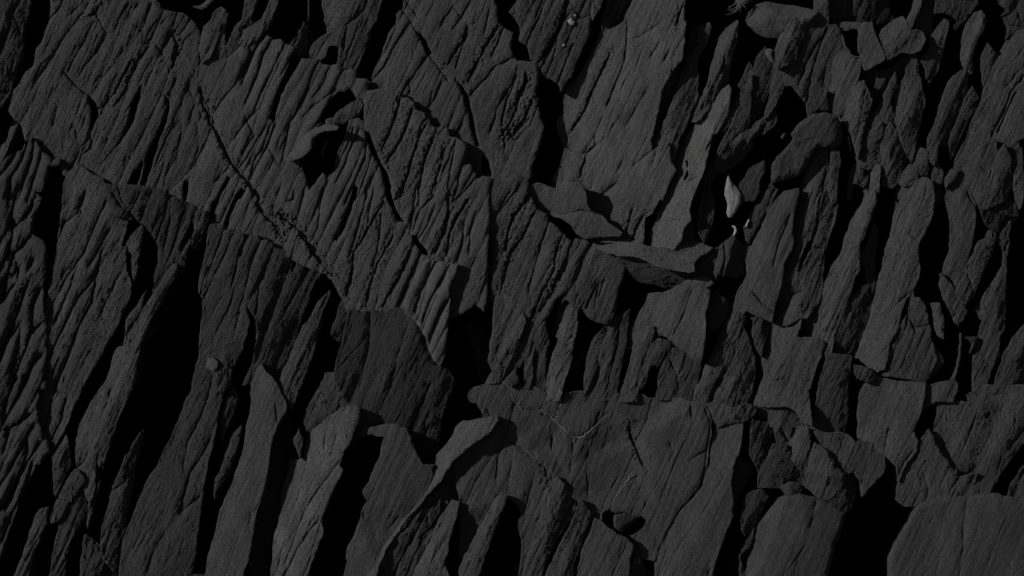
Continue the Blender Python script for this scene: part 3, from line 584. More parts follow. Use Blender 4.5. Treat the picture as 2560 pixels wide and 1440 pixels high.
S('rock_fragment', 'slanting rock stub left of the small stubby tooth', 4, .03, 0, 'A4 1190,1185 1240,1200 1252,1260 1225,1320 1160,1340 1100,1310 1150,1240')
S('rock_fragment', 'narrow rock tongue right of the small stubby tooth', -6, .0, 0, 'A4 1345,1155 1392,1170 1430,1240 1442,1290 1400,1355 1360,1300')
S('rock_chip', 'small oval chip in the black gap below the long slanting slab, far right', 12, .05, 0, 'A4 1490,1215 1560,1225 1535,1290 1450,1362 1448,1280', depth=40, amp=.6)
S('rock_plate', 'wide uneven slab with an undercut left foot, below the long slanting slab', 4, .02, -.03,
  'A4 1510,1220 1640,1120 1700,1060 1815,1005 1822,1090 1790,1180 1760,1260 1740,1440 B4 1720,60 1690,120 1660,110 1600,30 1540,-5 1450,0 A4 1450,1430 1480,1360 1560,1230', g='5/18 A4 1610,1380 1660,1480 1700,1500;6/18 A4 1700,1200 1740,1230', bed=.4)
S('rock_shard', 'scaly shard leaning right of the wide uneven slab', 10, .0, -.03,
  'A4 1825,1110 1870,1050 1920,1150 1930,1300 1940,1345 1890,1440 B4 1800,120 1760,140 1700,140 1690,100 1740,0 A4 1760,1340', mat=ROUGH)
S('rock_shard', 'last upright shard by the right border, a black slot on its left', 4, .02, -.03,
  'A4 1900,1040 1980,1030 2000,1100 2020,1300 B4 2010,60 1985,140 1960,80 1945,10 A4 1950,1200 1905,1140', mat=ROUGH)
# ---- far left
S('ribbed_rock', 'far left stack of steep rounded ribs running down to the lower left', 6, -.02, -.03,
  'A1 -170,1300 0,1205 40,1140 120,1090 160,1080 200,1000 240,985 300,1085 350,1120 380,1155 410,1130 440,1150 440,1190 350,1200 330,1290 310,1380 B1 250,30 310,70 290,110 260,180 240,240 235,330 300,370 330,400 335,580 310,720 325,890 335,960 340,1040 335,1200 320,1320 325,1440 C1 280,100 270,240 300,400 350,480 375,560 335,570 300,640 260,640 230,720 190,800 140,900 110,1000 60,1150 20,1280 -20,1400 -170,1500',
  g='8/26 A1 200,1020 160,1150 80,1280 60,1440;8/26 A1 245,1000 230,1140 180,1290 130,1440;7/22 A1 300,1100 260,1240 200,1440;8/24 A1 120,1100 40,1220 -40,1300;8/26 B1 130,0 90,180 40,330 -20,420;9/28 B1 260,30 220,170 130,260 90,300;8/26 B1 100,230 90,350 60,470 0,600;9/28 B1 235,330 150,430 100,470 40,680 30,820;8/24 B1 30,690 20,820 100,700;8/24 B1 200,600 240,520;9/28 B1 225,640 170,760 130,900 40,1100 -30,1260;8/26 B1 290,720 240,860 235,1000;8/26 B1 150,970 60,1100 0,1250;9/28 B1 310,960 220,1060 160,1230 90,1400;8/24 B1 150,1000 130,1160 80,1330;8/26 B1 310,1190 240,1270 160,1440;8/24 C1 120,0 60,150 20,280;8/26 C1 200,0 140,140 30,330;9/26 C1 250,250 150,330 50,390 20,400;8/24 C1 250,350 180,470 60,700 -40,850;8/26 C1 190,470 200,540 150,700 60,900 0,960;8/24 C1 290,480 200,620 120,770 40,960;7/22 C1 240,610 200,760 90,980 20,1180;7/22 C1 70,400 30,540;6/18 B1 150,560 90,640;7/20 B1 110,520 140,600 130,650', rnd=12, bed=.3)
S('rock_shard', 'narrow dark shard at the left, in the shade of the far left ribs', -40, -.05, -.02,
  'A1 480,1230 520,1215 540,1250 500,1300 475,1330', depth=60)
U0, U0S = S('rock_plate', 'long cracked slab left of centre left, its lower tip by the black gulf', 10, .02, -.03,
  'B1 440,230 455,60 465,-40 490,-100 560,-170 620,-130 640,-110 740,-60 755,60 770,90 800,150 830,205 905,215 925,230 900,320 865,420 905,430 902,500 912,600 942,690 937,780 900,850 860,950 830,1020 780,1100 740,1180 700,1250 650,1330 600,1430 C1 610,40 570,130 530,200 500,300 430,440 380,530 355,500 300,400 270,320 285,150 310,20 B1 330,1300 350,1230 338,1000 325,880 350,760 380,600 410,450 430,310',
  g='8/24 B1 620,20 560,180 480,240 440,300;7/22 B1 770,80 680,290 600,470 450,700 350,900;6/18 B1 790,290 700,470 640,560;7/22 B1 700,610 640,700 560,800 440,1040 350,1230;8/26 B1 740,440 700,600 660,820 610,920 560,1010 500,1200 410,1410 C1 370,200 320,380;6/18 B1 860,620 800,740 730,900;6/18 B1 600,80 580,190;7/22 C1 480,170 440,310 380,450;6/18 B1 560,560 510,700 400,960;6/16 B1 780,470 720,560 640,660;5/14 B1 500,560 450,640', rnd=6, bed=1.2)
S('ribbed_rock', 'front rank of blunt columns left of centre, behind the round black hollow', 4, .0, -.06,
  'B1 740,-60 760,-35 850,-22 960,-25 1050,-15 1130,5 1200,35 1218,75 1250,60 1320,85 1345,110 1370,105 1412,130 1380,220 1340,330 1300,450 1345,480 1325,625 1290,600 1240,560 1190,620 1130,720 1085,785 1110,620 1135,540 1140,430 1120,380 1040,270 980,240 930,230 830,210 770,100',
  g='7/20 B1 1210,80 1180,220 1120,380;6/18 B1 1000,40 960,130 930,200;6/18 B1 1340,120 1290,270 1240,440;6/16 B1 850,0 880,100 960,200;6/16 B1 1090,30 1050,130 1000,250;7/22 B1 810,40 860,120 980,230;6/16 B1 1230,80 1220,250 1180,430', bed=1.2)
S('rock_shard', 'leaf-shaped shard leaning at the left rim of the round black hollow', 8, .06, -.02,
  'B1 1020,275 1035,295 1015,400 990,520 970,660 955,600 960,480 940,460 908,425 920,390 960,330')
S('rock_splinter', 'thin pointed splinter below the round black hollow', -6, .05, 0,
  'B1 1060,715 1045,790 1020,890 960,970 910,1045 890,1070 905,950 935,900 990,840', mat=ROUGH)
S('rock_shard', 'long sword-like shard rising beside the great black gulf on the left', 20, .06, -.02,
  'B1 1270,560 1282,580 1260,640 1205,720 1182,790 1130,870 1090,940 1050,1040 1005,1120 990,1240 970,1340 950,1440 C1 935,110 900,200 850,310 810,430 780,530 750,620 737,660 715,650 708,560 692,600 685,700 675,860 640,900 620,830 600,730 570,690 555,640 548,580 545,500 570,380 600,310 640,230 700,130 770,30 B1 790,1330 830,1180 850,1150 890,1140 900,1090 910,1050 960,990 1010,920 1050,850 1100,780 1150,700 1200,610 1240,565',
  f='.0/.35/26 B1 1000,1120 1090,900 1180,720 1275,570', g='9/30 B1 940,1075 940,1130;6/18 C1 650,510 600,620 570,650;5/12 C1 800,100 760,230', bed=.8)
S('rock_splinter', 'tiny dark splinter on the right edge of the long sword-like shard', -26, .1, 0, 'B1 1105,1000 1085,1060 1050,1110 1040,1090 1070,1040', amp=.4, edge=(4, 3), depth=40, step=2)
S('rock_shard', 'narrow upright shard with a split tip, left of the central black crack', 6, .02, -.02,
  'B1 1450,175 1500,185 1500,235 1470,310 1410,425 1392,430 1385,370 1420,270', g='5/18 B1 1450,190 1410,280')
S('rock_splinter', 'small splinter tucked under the narrow upright shard', -12, .02, 0, 'B1 1370,360 1385,400 1350,480 1335,500 1302,490 1320,440', amp=.5)
U2, U2S = S('rock_plate', 'very long furrowed slab from the middle left down to the lower border', 8, -.01, -.035,
  'B1 1515,270 1560,260 1610,285 1615,312 1650,300 1682,322 1720,312 1748,330 1745,400 1720,470 1700,545 1722,540 1770,400 1800,350 1850,335 1872,385 1910,375 1960,400 B2 190,430 260,450 320,460 350,485 380,488 430,510 495,530 535,572 500,650 460,720 440,800 410,880 380,960 360,1000 340,1090 300,1200 260,1300 220,1400 205,1440 C2 180,40 100,60 C1 1830,100 1700,330 1640,780 1560,900 1540,1100 1480,1440 1470,1500 1390,1500 C1 860,1500 865,1380 890,1180 930,1080 970,980 1010,880 1060,760 1130,660 1190,520 1240,440 1290,320 1330,200 1385,100 1400,0 B1 1400,1350 1440,1200 1450,1000 1465,800 1435,750 1450,600 1480,480',
  holes='B1 1775,840 1810,900 1842,960 1842,1100 1812,1270 1760,1380 1740,1430 C1 1810,60 1818,170 1800,340 1760,530 1690,740 1620,890 1590,970 1560,1100 1500,1300 1475,1430 1390,1430 1400,1350 1420,1200 1450,1000 1465,850 1475,770 1500,640 1540,480 1560,380 1580,250 1600,170 1650,30 B1 1670,1330 1700,1270 1760,1140 1800,960',
  g='6/16 B1 1610,300 1560,460 1490,650;8/26 B1 1748,400 1710,520 1670,700;6/16 B1 1680,330 1620,470 1500,720 1470,800;6/18 B1 1870,390 1820,520 1770,700;6/16 B2 180,440 80,700 60,900;5/14 B2 330,480 250,700 100,1100;9/28 B2 352,490 330,570 315,610;5/14 B2 260,600 150,900 60,1250;6/16 B2 360,960 270,1080 180,1340;5/14 B2 450,560 380,700 280,860;5/12 C1 1530,0 1500,150 1430,330 1350,480 1320,650;6/16 C1 1520,450 1440,600 1370,690 1300,950;5/14 C1 1190,1120 1100,1280 1060,1400;5/12 C1 1440,870 1300,980;5/14 B1 1900,640 1800,800;5/12 B2 -30,760 -90,1000',
  amp=.7, bed=1.1)
S('rock_shard', 'arrowhead shard leaning on the very long furrowed slab, one face pale', 26, .03, -.02,
  'B1 1750,775 1762,830 1800,890 1806,930 1780,1060 1740,1150 1690,1240 1665,1310 1650,1430 C1 1600,120 1560,60 B1 1560,1260 1590,1180 1640,1070 1690,960 1722,880 1700,850 1665,795 1700,810 1712,790',
  f='.12/.2/40 B1 1590,1210 1700,980 1745,850', mat=ROUGH)
S('rock_chip', 'small pale square chip lying on the very long slab', 22, .06, .06, 'B1 1495,1225 1535,1220 1570,1250 1562,1300 1532,1318 1478,1290', depth=8, amp=.4, edge=(8, 3), tone=1.5, step=2)
S('rock_shard', 'narrow triangular blade in the great black gulf, lower left', 4, .0, -.02,
  'C1 1030,395 1012,490 965,650 957,760 930,900 905,1050 880,1200 865,1400 862,1440 820,1400 740,1300 728,1220 735,1130 750,1050 795,900 810,800 850,720 890,620 960,490', g='5/16 C1 950,700 880,770 820,820')
S('rock_fragment', 'coarse flake deep in the black slot right of the very long slab', -14, -.05, 0,
  'C1 1640,160 1680,80 1712,130 1700,220 1660,310 1620,400 1595,480 1588,350 1600,250', mat=ROUGH)
S('rock_splinter', 'slim curved splinter deep in the black slot, lower left of centre', -8, .04, 0,
  'C1 1740,345 1747,400 1720,530 1690,600 1650,700 1600,790 1565,830 1550,910 1535,850 1545,750 1590,660 1620,560 1660,450 1700,390', mat=ROUGH)
S('rock_shard', 'hook-tipped rib below the far left stack, ending in a point', 2, .02, -.03,
  'C1 475,435 490,500 500,650 480,700 440,780 400,865 388,700 378,590 420,530')
S('rock_shard', 'blunt cut-off rib near the lower left corner', 4, .02, -.03,
  'C1 535,680 570,700 602,740 560,830 480,930 440,1045 370,1045 362,1010 420,880 480,760')
S('rock_shard', 'pale-topped square peg standing in black shadow, lower left corner', 0, .04, -.06,
  'C1 290,970 345,958 332,1040 270,1200 230,1310 180,1500 80,1500 150,1330 200,1200 240,1080 262,1000')
S('rock_shard', 'scaly long rib left of the narrow triangular blade, near the lower border', -4, .0, -.02,
  'C1 600,790 612,880 625,930 628,990 600,1060 530,1140 500,1200 480,1300 460,1500 350,1500 380,1300 410,1150 437,1050 480,950', mat=ROUGH)
S('rock_splinter', 'thin tapering splinter hanging beside the scaly long rib', -10, .04, 0,
  'C1 630,920 680,870 705,770 735,710 722,800 685,900 660,1000 632,1105 620,1060 632,990')
S('rock_fragment', 'cracked dark block at the lower border left of the big furrowed slab', -24, .0, -.02,
  'C1 610,1140 660,1170 720,1230 800,1350 850,1430 850,1500 570,1500 590,1300 602,1200', g='6/20 C1 680,1190 760,1300 840,1430;5/14 C1 730,1340 680,1400', mat=ROUGH)
S('rock_plate', 'dark rough wall of rock right of the pale front slab, lower left of centre', -30, -.08, 0,
  'C2 270,260 310,350 330,600 300,700 270,850 250,960 220,1060 190,1150 190,1500 30,1500 0,1250 50,950 110,760 150,500 190,350', mat=ROUGH, amp=1.5)
S('rock_plate', 'pale matte front slab with a bent right shoulder, bottom left of centre', 14, .035, -.01,
  'C1 1475,1510 1500,1300 1560,1110 1590,960 1620,890 1690,740 1755,540 1780,350 1807,260 1815,160 1810,50 B1 1830,1390 1855,1300 1885,1265 C2 110,-50 160,0 205,60 240,130 272,215 270,262 212,340 192,400 170,470 145,620 122,760 100,860 60,960 40,1080 10,1250 0,1300 -60,1510',
  g='5/18 C2 195,200 200,270 210,330;5/14 C2 50,960 20,990 10,1050', amp=.7, bed=.5, f='.02/.15/20 C2 190,330 200,200 160,20')
# ---- centre
S('ribbed_rock', 'cluster of five paler rounded ribs right above the broad dark plate', 28, .06, -.04,
  'B2 1290,507 1335,518 1350,540 1400,525 1450,545 1518,545 1500,620 1462,700 1450,850 1440,1000 1420,1200 1382,1282 1340,1250 1300,1170 1280,1080 1200,960 1110,900 1110,860 1150,750 1200,640 1250,540',
  g='8/26 B2 1350,545 1290,650 1240,760 1200,900;8/26 B2 1450,560 1390,680 1320,790 1260,960;7/22 B2 1440,810 1380,920 1330,1060 1300,1150', rnd=9, bed=.3)
S('rock_plate', 'faint flat slab deep in the large black pit, centre', -62, .0, 0, 'B2 1575,970 1700,1030 1760,1040 1780,1200 1770,1320 1700,1400 1660,1330 1620,1130', mat=ROUGH)
S('rock_shard', 'small pointed shard beside the end of the dry root, centre left', 6, .02, 0, 'B2 655,395 662,480 640,640 605,620 540,560 535,500 600,430')
S('rock_plate', 'narrow dark wedge against the upper left of the broad dark plate', -8, .0, -.03,
  'B2 665,830 690,800 735,830 720,900 705,1000 690,1110 640,1095 600,1050 610,1000 640,940')
S('rock_shard', 'slim shard with a pale oval scar, left of the broad dark plate', 14, .03, -.03,
  'B2 580,755 590,765 575,800 530,900 530,985 500,1060 460,1200 420,1320 370,1440 C2 360,110 320,228 290,190 230,100 B2 215,1435 260,1300 300,1230 330,1140 370,1060 400,990 430,970 480,880 510,820',
  f='.0/.1/20 B2 300,1270 380,1150 530,960')
S('rock_plate', 'plain slab half hidden under the broad dark plate, at its lower left', -16, .02, -.02,
  'C2 560,-20 640,-20 670,80 730,190 740,230 660,270 600,320 540,380 500,380 430,410 405,330 400,310 410,280 450,200 520,80')
K, KS = S('rock_plate', 'broad dark plate with a chipped crown-like upper edge, left of centre', 10, -.07, -.05,
  'B2 715,930 725,880 780,882 820,905 900,880 990,897 1080,865 1160,870 1212,910 1242,970 1280,1050 1300,1170 1350,1270 1440,1318 1482,1370 1475,1430 C2 1480,40 1470,80 1430,200 1400,280 1385,400 1370,500 1368,570 1310,650 1260,650 1215,600 1160,460 1140,400 1000,365 870,395 800,398 800,300 808,240 760,215 720,200 670,110 620,10 B2 620,1360 635,1290 660,1180 680,1110 702,1000',
  f='.02/.14/60 C2 1300,420 1340,200 1420,-60;.0/-.16/22 B2 900,1440 1000,1200 1100,1000 1150,900', g='5/14 B2 1240,960 1300,1130 1350,1260;5/12 C2 1310,60 1240,230 1150,420;9/24 C2 1320,330 1270,430 1190,480;4/9 B2 800,1440 870,1150 880,900;4/9 B2 1020,1440 1080,1200 1150,1000;4/8 C2 800,0 740,190', amp=.5)
S('rock_plate', 'pale leaning slab with a squared tip, lower left of centre', 22, .045, -.015,
  'C2 730,218 802,232 790,330 740,450 700,520 650,640 682,680 640,760 620,800 580,900 540,1000 525,1050 540,1130 500,1220 450,1340 405,1510 165,1510 183,1300 188,1150 220,1080 240,960 255,800 290,700 310,600 372,608 412,560 410,500 432,410 500,370 560,320 610,280 660,240',
  g='6/18 C2 660,610 580,720 480,850 400,1000;8/24 C2 510,1040 430,1130 350,1260 260,1440;6/22 C2 555,440 545,520;5/14 C2 430,900 350,1130 270,1340;5/12 C2 640,420 600,560', f='.02/.12/30 C2 480,1100 640,700 780,260', bed=1.1)
S('rock_chip', 'tiny upright lens of stone in the black gap left of the pale leaning slab', 2, .03, 0, 'C2 368,368 402,440 405,500 375,605 345,520 325,450', amp=.5, edge=(6, 4))
S('rock_plate', 'smooth slab with a thin curled hook on its upper left, bottom centre left', 22, -.03, -.02,
  'C2 1000,350 1060,352 1110,375 1150,382 1170,460 1195,530 1225,585 1255,640 1310,645 1340,640 1300,800 1200,980 1000,1260 900,1500 670,1500 700,1420 720,1340 715,1270 740,1200 780,1120 820,1010 820,970 862,895 828,830 880,760 920,640 960,560 985,450 975,428 930,430 890,413 850,420 800,435 765,475 743,480 755,455 790,410 850,385 920,370',
  g='5/16 C2 1085,1010 1040,1070 1010,1100;5/16 C2 1150,385 1180,480', f='.0/.18/26 C2 900,1290 840,1180 830,1050', amp=.7, bed=.4)
S('rock_shard', 'long pale curving rib that crosses the lower centre like a strap', 17, .06, -.01,
  'C2 1740,305 1785,300 1790,322 1745,390 1690,440 1620,482 1540,552 1480,602 1420,680 1380,760 1280,860 1230,930 1150,1010 1100,1080 1050,1150 1000,1220 950,1330 900,1510 840,1510 868,1350 900,1280 940,1180 1010,1080 1080,1020 1150,930 1190,850 1230,770 1290,670 1340,600 1370,555 1430,500 1480,430 1500,370 1540,330 1600,330 1660,315', amp=.8, bed=.6)
S('rock_plate', 'rough furrowed slab in the shade below the long curving rib', -12, -.03, -.02,
  'C2 1475,640 1500,760 1512,850 1490,900 1450,1000 1440,1200 1420,1360 1470,1500 930,1510 960,1380 1000,1230 1100,1090 1230,940 1290,860 1390,760 1440,680',
  g='9/28 C2 1400,760 1300,860 1240,960 1100,1140;8/24 C2 1440,930 1380,1010 1330,1080 1260,1150 1240,1220;7/20 C2 1300,960 1290,1060;7/20 C2 1340,900 1250,1050 1130,1260;6/18 C2 1200,1160 1100,1320 1020,1500', mat=ROUGH, amp=1.5)
S('rock_shard', 'pale blade pointing up out of the furrowed slab, bottom centre', 26, .05, -.02,
  'C2 1465,908 1512,922 1500,990 1470,1080 1440,1200 1430,1290 1412,1360 1440,1430 1460,1510 1130,1510 1180,1400 1250,1260 1310,1150 1360,1080 1400,1000 1440,945', g='5/14 C2 1400,1060 1300,1200 1180,1420;5/12 C2 1440,1150 1350,1300')
BG, BGS = S('rock_plate', 'huge cracked plate with pale lichen lines filling the lower centre', 27, .01, -.03,
  'C2 1585,150 1600,110 1625,85 1700,65 1790,15 1830,20 1880,60 C3 128,88 200,72 280,80 340,110 372,140 430,130 490,150 550,120 640,112 690,130 760,140 812,175 860,140 920,123 1000,123 1060,135 1100,165 1130,163 1200,168 1260,170 1330,160 1400,190 1500,215 1535,280 1545,400 1530,500 1510,700 1488,790 1425,868 1335,960 1240,1110 1180,1240 1140,1330 1030,1310 980,1230 960,1195 870,1140 810,1100 760,1050 700,1025 650,945 570,885 490,800 440,740 402,785 360,830 340,900 330,1000 310,1100 280,1180 240,1290 200,1390 165,1500 180,1350 190,1200 165,1080 185,990 165,930 120,890 80,880 C2 1860,890 1830,860 1800,850 1700,1020 1600,1200 1545,1340 1530,1300 1535,1100 1530,940 1525,870 1500,740 1480,650 1500,600 1620,490 1740,395 1790,320 1780,300 1700,312 1685,250 1650,190 1605,185',
  holes='C3 765,985 815,965 860,990 930,975 1000,1015 1045,1005 1082,1040 1050,1100 990,1140 940,1158 880,1130 810,1085 770,1040',
  g='7/26 C3 1500,225 1540,320 1540,420 1520,520 1500,700 1480,790 1420,868 1330,965 1235,1115 1175,1245;4.5/16 C3 1120,170 1090,300 1010,470;11/40 C3 960,330 965,410 1000,500 1035,590 1072,668;6/22 C3 1400,210 1410,290;7/22 C3 1510,545 1460,565 1420,590;5/16 C3 0,740 20,560 130,230;5/16 C3 380,120 360,180 320,240;5/16 C3 490,150 430,290;7/20 C3 400,290 330,280;5/16 C3 750,260 700,370 600,440 540,420 470,350;8/30 C3 405,440 402,510;7/24 C3 170,510 200,530;5/12 C3 1250,480 1270,520;5/14 C3 100,470 200,540 300,630;9/26 C3 300,620 350,660 375,740 360,800;4/12 C3 560,450 545,600 520,800 500,800;5/14 C3 810,175 770,290 730,330;4/10 C3 200,1000 280,700;5/16 C3 290,250 180,240 130,200;4/12 C2 1900,620 1870,830;6/18 C2 1780,320 1840,360 1830,440;4/9 C2 1530,1000 1640,760 1800,520;5/12 C3 -60,250 -20,350 -60,450',
  f='.0/.2/46 C3 535,820 550,560 600,470 830,350 960,330;.0/.3/24 C3 430,720 380,640 300,590;.1/-.12/18 C3 860,940 960,780 1070,680;.0/.32/18 C3 440,270 520,400 640,420 760,300;.1/.0/40 C2 1660,190 1760,60;-.07/.0/150 C3 350,800 300,630 100,470 20,420;.18/.0/40 C3 1060,700 1200,420 1330,180;.0/.1/60 C3 1180,1250 1350,900 1480,700', amp=.75, bed=.3)
S('rock_flake', 'shell-like curved flake cupped in the hollow of the huge cracked plate', 0, -.08, -.12,
  'C3 845,1040 850,1000 930,985 1040,1012 1000,1045 960,1080 915,1128 850,1110', depth=50, amp=.4, edge=(8, 5), step=2)
S('rock_plate', 'long smooth slab right of the huge cracked plate, down to the lower border', 9, .03, -.025,
  'C3 1590,375 1650,348 1720,350 1780,335 1772,420 1745,560 1702,650 1690,800 1702,900 1700,1000 1660,1100 1600,1260 1560,1400 1545,1510 1140,1510 1150,1350 1190,1240 1250,1110 1340,970 1430,875 1500,795 1522,680 1545,560 1565,430', amp=.6, bed=.3, g='5/16 C3 1520,1440 1540,1390;4/10 C3 1230,1240 1170,1440')
S('rock_fragment', 'cracked block bridging the top of the huge plate and the slab to its right', 20, .0, -.02,
  'C3 1490,212 1560,190 1700,235 1800,200 1850,215 1872,245 1840,300 1780,325 1650,342 1592,368 1560,300 1545,250', g='8/26 C3 1500,225 1535,270 1590,370')
S('rock_shard', 'first strip at the bottom, left of two parallel black slots', 16, .03, -.04,
  'C3 440,738 490,790 520,820 572,880 562,960 500,1080 430,1180 380,1300 300,1510 160,1510 205,1390 240,1300 290,1180 320,1080 340,940 362,830 402,780', f='.05/.06/40 C3 200,1500 380,1100 500,850')
S('rock_shard', 'second strip at the bottom, between two parallel black slots', 16, .03, -.04,
  'C3 592,895 650,945 695,1010 650,1130 600,1250 560,1360 548,1510 325,1510 410,1340 470,1200 540,1080 582,960')
S('rock_plate', 'third and widest strip at the bottom, right of the two black slots', 18, .0, -.04,
  'C3 710,1025 760,1052 810,1100 870,1142 940,1172 982,1220 962,1350 935,1510 575,1510 605,1350 625,1250 685,1120', bed=.4)
S('rock_fragment', 'shaded block at the bottom, tucked between two long slabs', -10, -.05, 0, 'C3 985,1225 1030,1310 1080,1390 1145,1440 1150,1510 935,1510 965,1350', mat=ROUGH)
S('rock_shard', 'straight pale rod of slate left of a rectangular black pit, bottom centre', 26, .05, -.02,
  'C2 1812,858 1862,872 1842,940 1802,1000 1790,1080 1742,1200 1690,1330 1640,1510 1480,1510 1540,1350 1620,1200 1700,1050 1780,890', f='.03/.2/26 C2 1560,1500 1700,1180 1830,880', g='5/14 C2 1800,1000 1740,990')
# ---- middle right
T, TS = S('ribbed_rock', 'fluted rock curtain left of the broken ledge, centre', 6, .0, -.045,
  'B3 -50,0 A3 -70,1330 -20,1285 A3 105,1275 A3 150,1250 230,1290 A3 235,1370 A3 240,1440 B3 250,60 270,95 300,150 370,190 380,240 420,262 445,285 480,325 540,382 575,360 600,365 640,372 690,395 760,420 805,470 860,500 932,555 935,590 900,700 870,820 852,920 800,985 760,975 700,960 660,930 620,870 560,880 500,800 440,860 300,1010 230,1250 0,1400 -60,1250 -25,1000 -28,830 -55,820 -30,500 -50,250',
  holes='B3 475,775 500,760 460,850 430,940 400,1000 370,985 400,880 440,800',
  g='8/24 B3 170,-20 100,80 30,170;9/28 B3 245,60 130,200 80,330 70,480;9/28 B3 290,150 200,340 100,480 60,650 30,770;7/22 B3 380,240 330,400 280,560 230,760;9/28 B3 480,330 430,470 420,590 330,760 240,980 180,1100;6/14 B3 690,400 620,520 590,640 575,720;8/22 B3 560,380 530,430 510,520;6/16 B3 740,680 710,860;7/20 B3 780,660 740,780;10/30 B3 470,600 440,660 400,740;6/18 B3 100,20 0,200;6/16 B3 640,880 690,790 720,700;6/14 B3 520,520 460,680 300,920', bed=.8)
S('rock_plate', 'broken ledge plate with ragged edges, right above the fluted curtain', 13, .03, .06,
  'B3 230,-10 A3 300,1320 380,1350 500,1385 545,1325 600,1325 640,1380 B3 650,60 655,120 680,170 760,200 830,270 905,322 890,342 760,345 640,362 590,330 550,270 460,210 380,190 330,175 280,110 245,50',
  g='6/18 B3 300,150 480,190 620,160 760,200', holes='B3 470,275 500,255 540,310 545,350 515,335', depth=60, amp=.8, bed=.3)
S('rock_plate', 'thick overhanging ledge with a pale flat top, over the black rectangular cave', 34, .03, .09,
  'B3 690,410 820,402 880,390 960,392 1030,395 1100,420 1260,432 1290,400 1380,370 1440,375 1565,428 1530,462 1475,490 1430,540 1432,600 1390,612 1320,600 1240,590 1150,562 1070,520 1000,495 880,492 800,470 735,440',
  amp=1.1, bed=1.0, grain=80, edge=(7, 4), depth=45, under=.3, g='5/16 B3 1270,430 1330,460 1420,440')
S('rock_plate', 'shaded underside of the thick ledge, sloping down into the black cave', 4, .0, -.5,
  'B3 860,485 1000,490 1150,555 1320,600 1395,605 1440,600 1425,650 1350,690 1270,722 1170,700 1000,662 950,600 920,555', mat=ROUGH, amp=1.2, depth=90, grain=80, tone=.9)
S('rock_fragment', 'rumpled rock lump joining the thick ledge to the slabs on its right', 24, .0, -.1,
  'B3 1432,560 1480,480 1530,455 1600,430 1640,395 1700,345 1750,385 1800,420 1835,440 1842,560 1818,622 1720,640 1640,628 1620,620 1560,695 1530,650 1430,665 1410,640',
  g='7/22 B3 1640,400 1650,500 1630,620;6/20 B3 1520,650 1570,560 1600,450', f='.0/.3/30 B3 1600,690 1650,560 1680,380', mat=ROUGH)
S('rock_plate', 'angular slab with a steep pale ramp, below the black rectangular cave', 14, .02, -.035,
  'B3 1500,715 1538,740 1522,830 1500,900 1502,1050 1492,1150 1475,1245 1400,1215 1340,1170 1270,1115 1215,1060 1180,1060 1135,1010 1080,1010 1020,1070 1000,1150 940,1168 945,1040 1020,930 1075,840 1100,762 1200,758 1300,712 1420,652 1530,640 1560,690',
  f='.1/.06/60 B3 950,1050 1120,900 1290,770 1500,650', g='6/20 B3 1410,740 1360,880 1310,1000 1280,1050;8/28 B3 1180,1050 1270,1115 1370,1190 1470,1240', bed=.3)
S('rock_fragment', 'dark faceted chip at the right of the angular slab', 12, -.05, -.02,
  'B3 1590,740 1670,832 1662,920 1612,990 1550,1042 1518,930 1525,850 1542,750', mat=ROUGH)
S('rock_shard', 'blunt round-tipped rib, leftmost of the short teeth in the centre', 4, .06, -.03,
  'B3 150,905 190,915 205,960 180,1060 130,1190 90,1270 60,1362 20,1395 -70,1400 0,1290 30,1200 60,1050 110,940')
S('rock_chip', 'small triangle of stone at the foot of the short teeth, centre', 8, .03, 0, 'B3 150,1285 172,1400 110,1440 66,1372', depth=40, amp=.5)
S('rock_shard', 'second short tooth, thin with a chipped tip', 0, .05, -.02,
  'B3 300,905 325,925 300,1010 275,1100 268,1200 250,1440 210,1440 205,1330 235,1160 232,1040 255,960')
S('rock_shard', 'third short tooth, dark and straight sided', -2, .0, -.03, 'B3 330,935 358,980 372,1050 378,1100 355,1300 345,1520 250,1520 255,1300 268,1130 300,1020', mat=ROUGH)
S('rock_shard', 'tall pale tooth with a pointed crest, standing over a black hollow', 6, .05, -.02,
  'B3 548,725 592,800 582,900 580,1000 550,1150 528,1290 485,1400 460,1520 350,1520 375,1350 410,1200 455,1080 400,1040 440,940 455,830 500,785', f='.08/.14/30 B3 400,1480 480,1180 545,950 545,740')
S('rock_shard', 'paired upright slab with a hairline split, right of the black hollow', 0, .01, -.03,
  'B3 850,920 882,932 965,888 950,960 942,1100 912,1230 882,1400 870,1520 690,1520 710,1350 735,1220 765,1080 800,960', g='6/22 B3 888,940 880,1100 840,1280 800,1440')
S('rock_shard', 'thin strip beside the paired upright slab', -6, .0, -.03, 'B3 790,1005 770,1080 742,1200 712,1320 688,1520 640,1520 645,1340 660,1200 710,1080')
S('rock_fragment', 'dim ramp of stone inside the black hollow between the teeth', -30, 0, .05, 'B3 530,1260 650,1160 670,1200 650,1240 540,1310 480,1400 460,1360', amp=.5)
S('rock_shard', 'pale ridged shard with a notched head, below the angular slab', 0, .03, -.03,
  'B3 1000,1100 1080,1010 1130,1012 1136,1050 1110,1150 1080,1200 1060,1300 1030,1440 1015,1530 890,1530 930,1380 970,1250', f='.15/.2/26 B3 930,1440 1010,1240 1100,1030')
S('rock_fragment', 'rounded block arching over a small black cave, below the angular slab', 0, .0, -.02,
  'B3 1170,1085 1260,1110 1252,1180 1210,1250 1185,1310 1150,1265 1110,1290 1075,1400 1040,1450 1070,1300 1095,1190 1120,1130', mat=ROUGH)
S('rock_plate', 'darker flat slab right of the small black cave, one vertical crack', -2, -.03, -.03,
  'B3 1270,1150 1370,1198 1475,1248 1470,1310 1445,1440 C3 1420,100 1415,190 1330,165 1200,170 1150,160 B3 1170,1440 1180,1340 1225,1230', g='5/14 B3 1365,1200 1350,1300;7/18 B3 1250,1240 1300,1330 1310,1420')
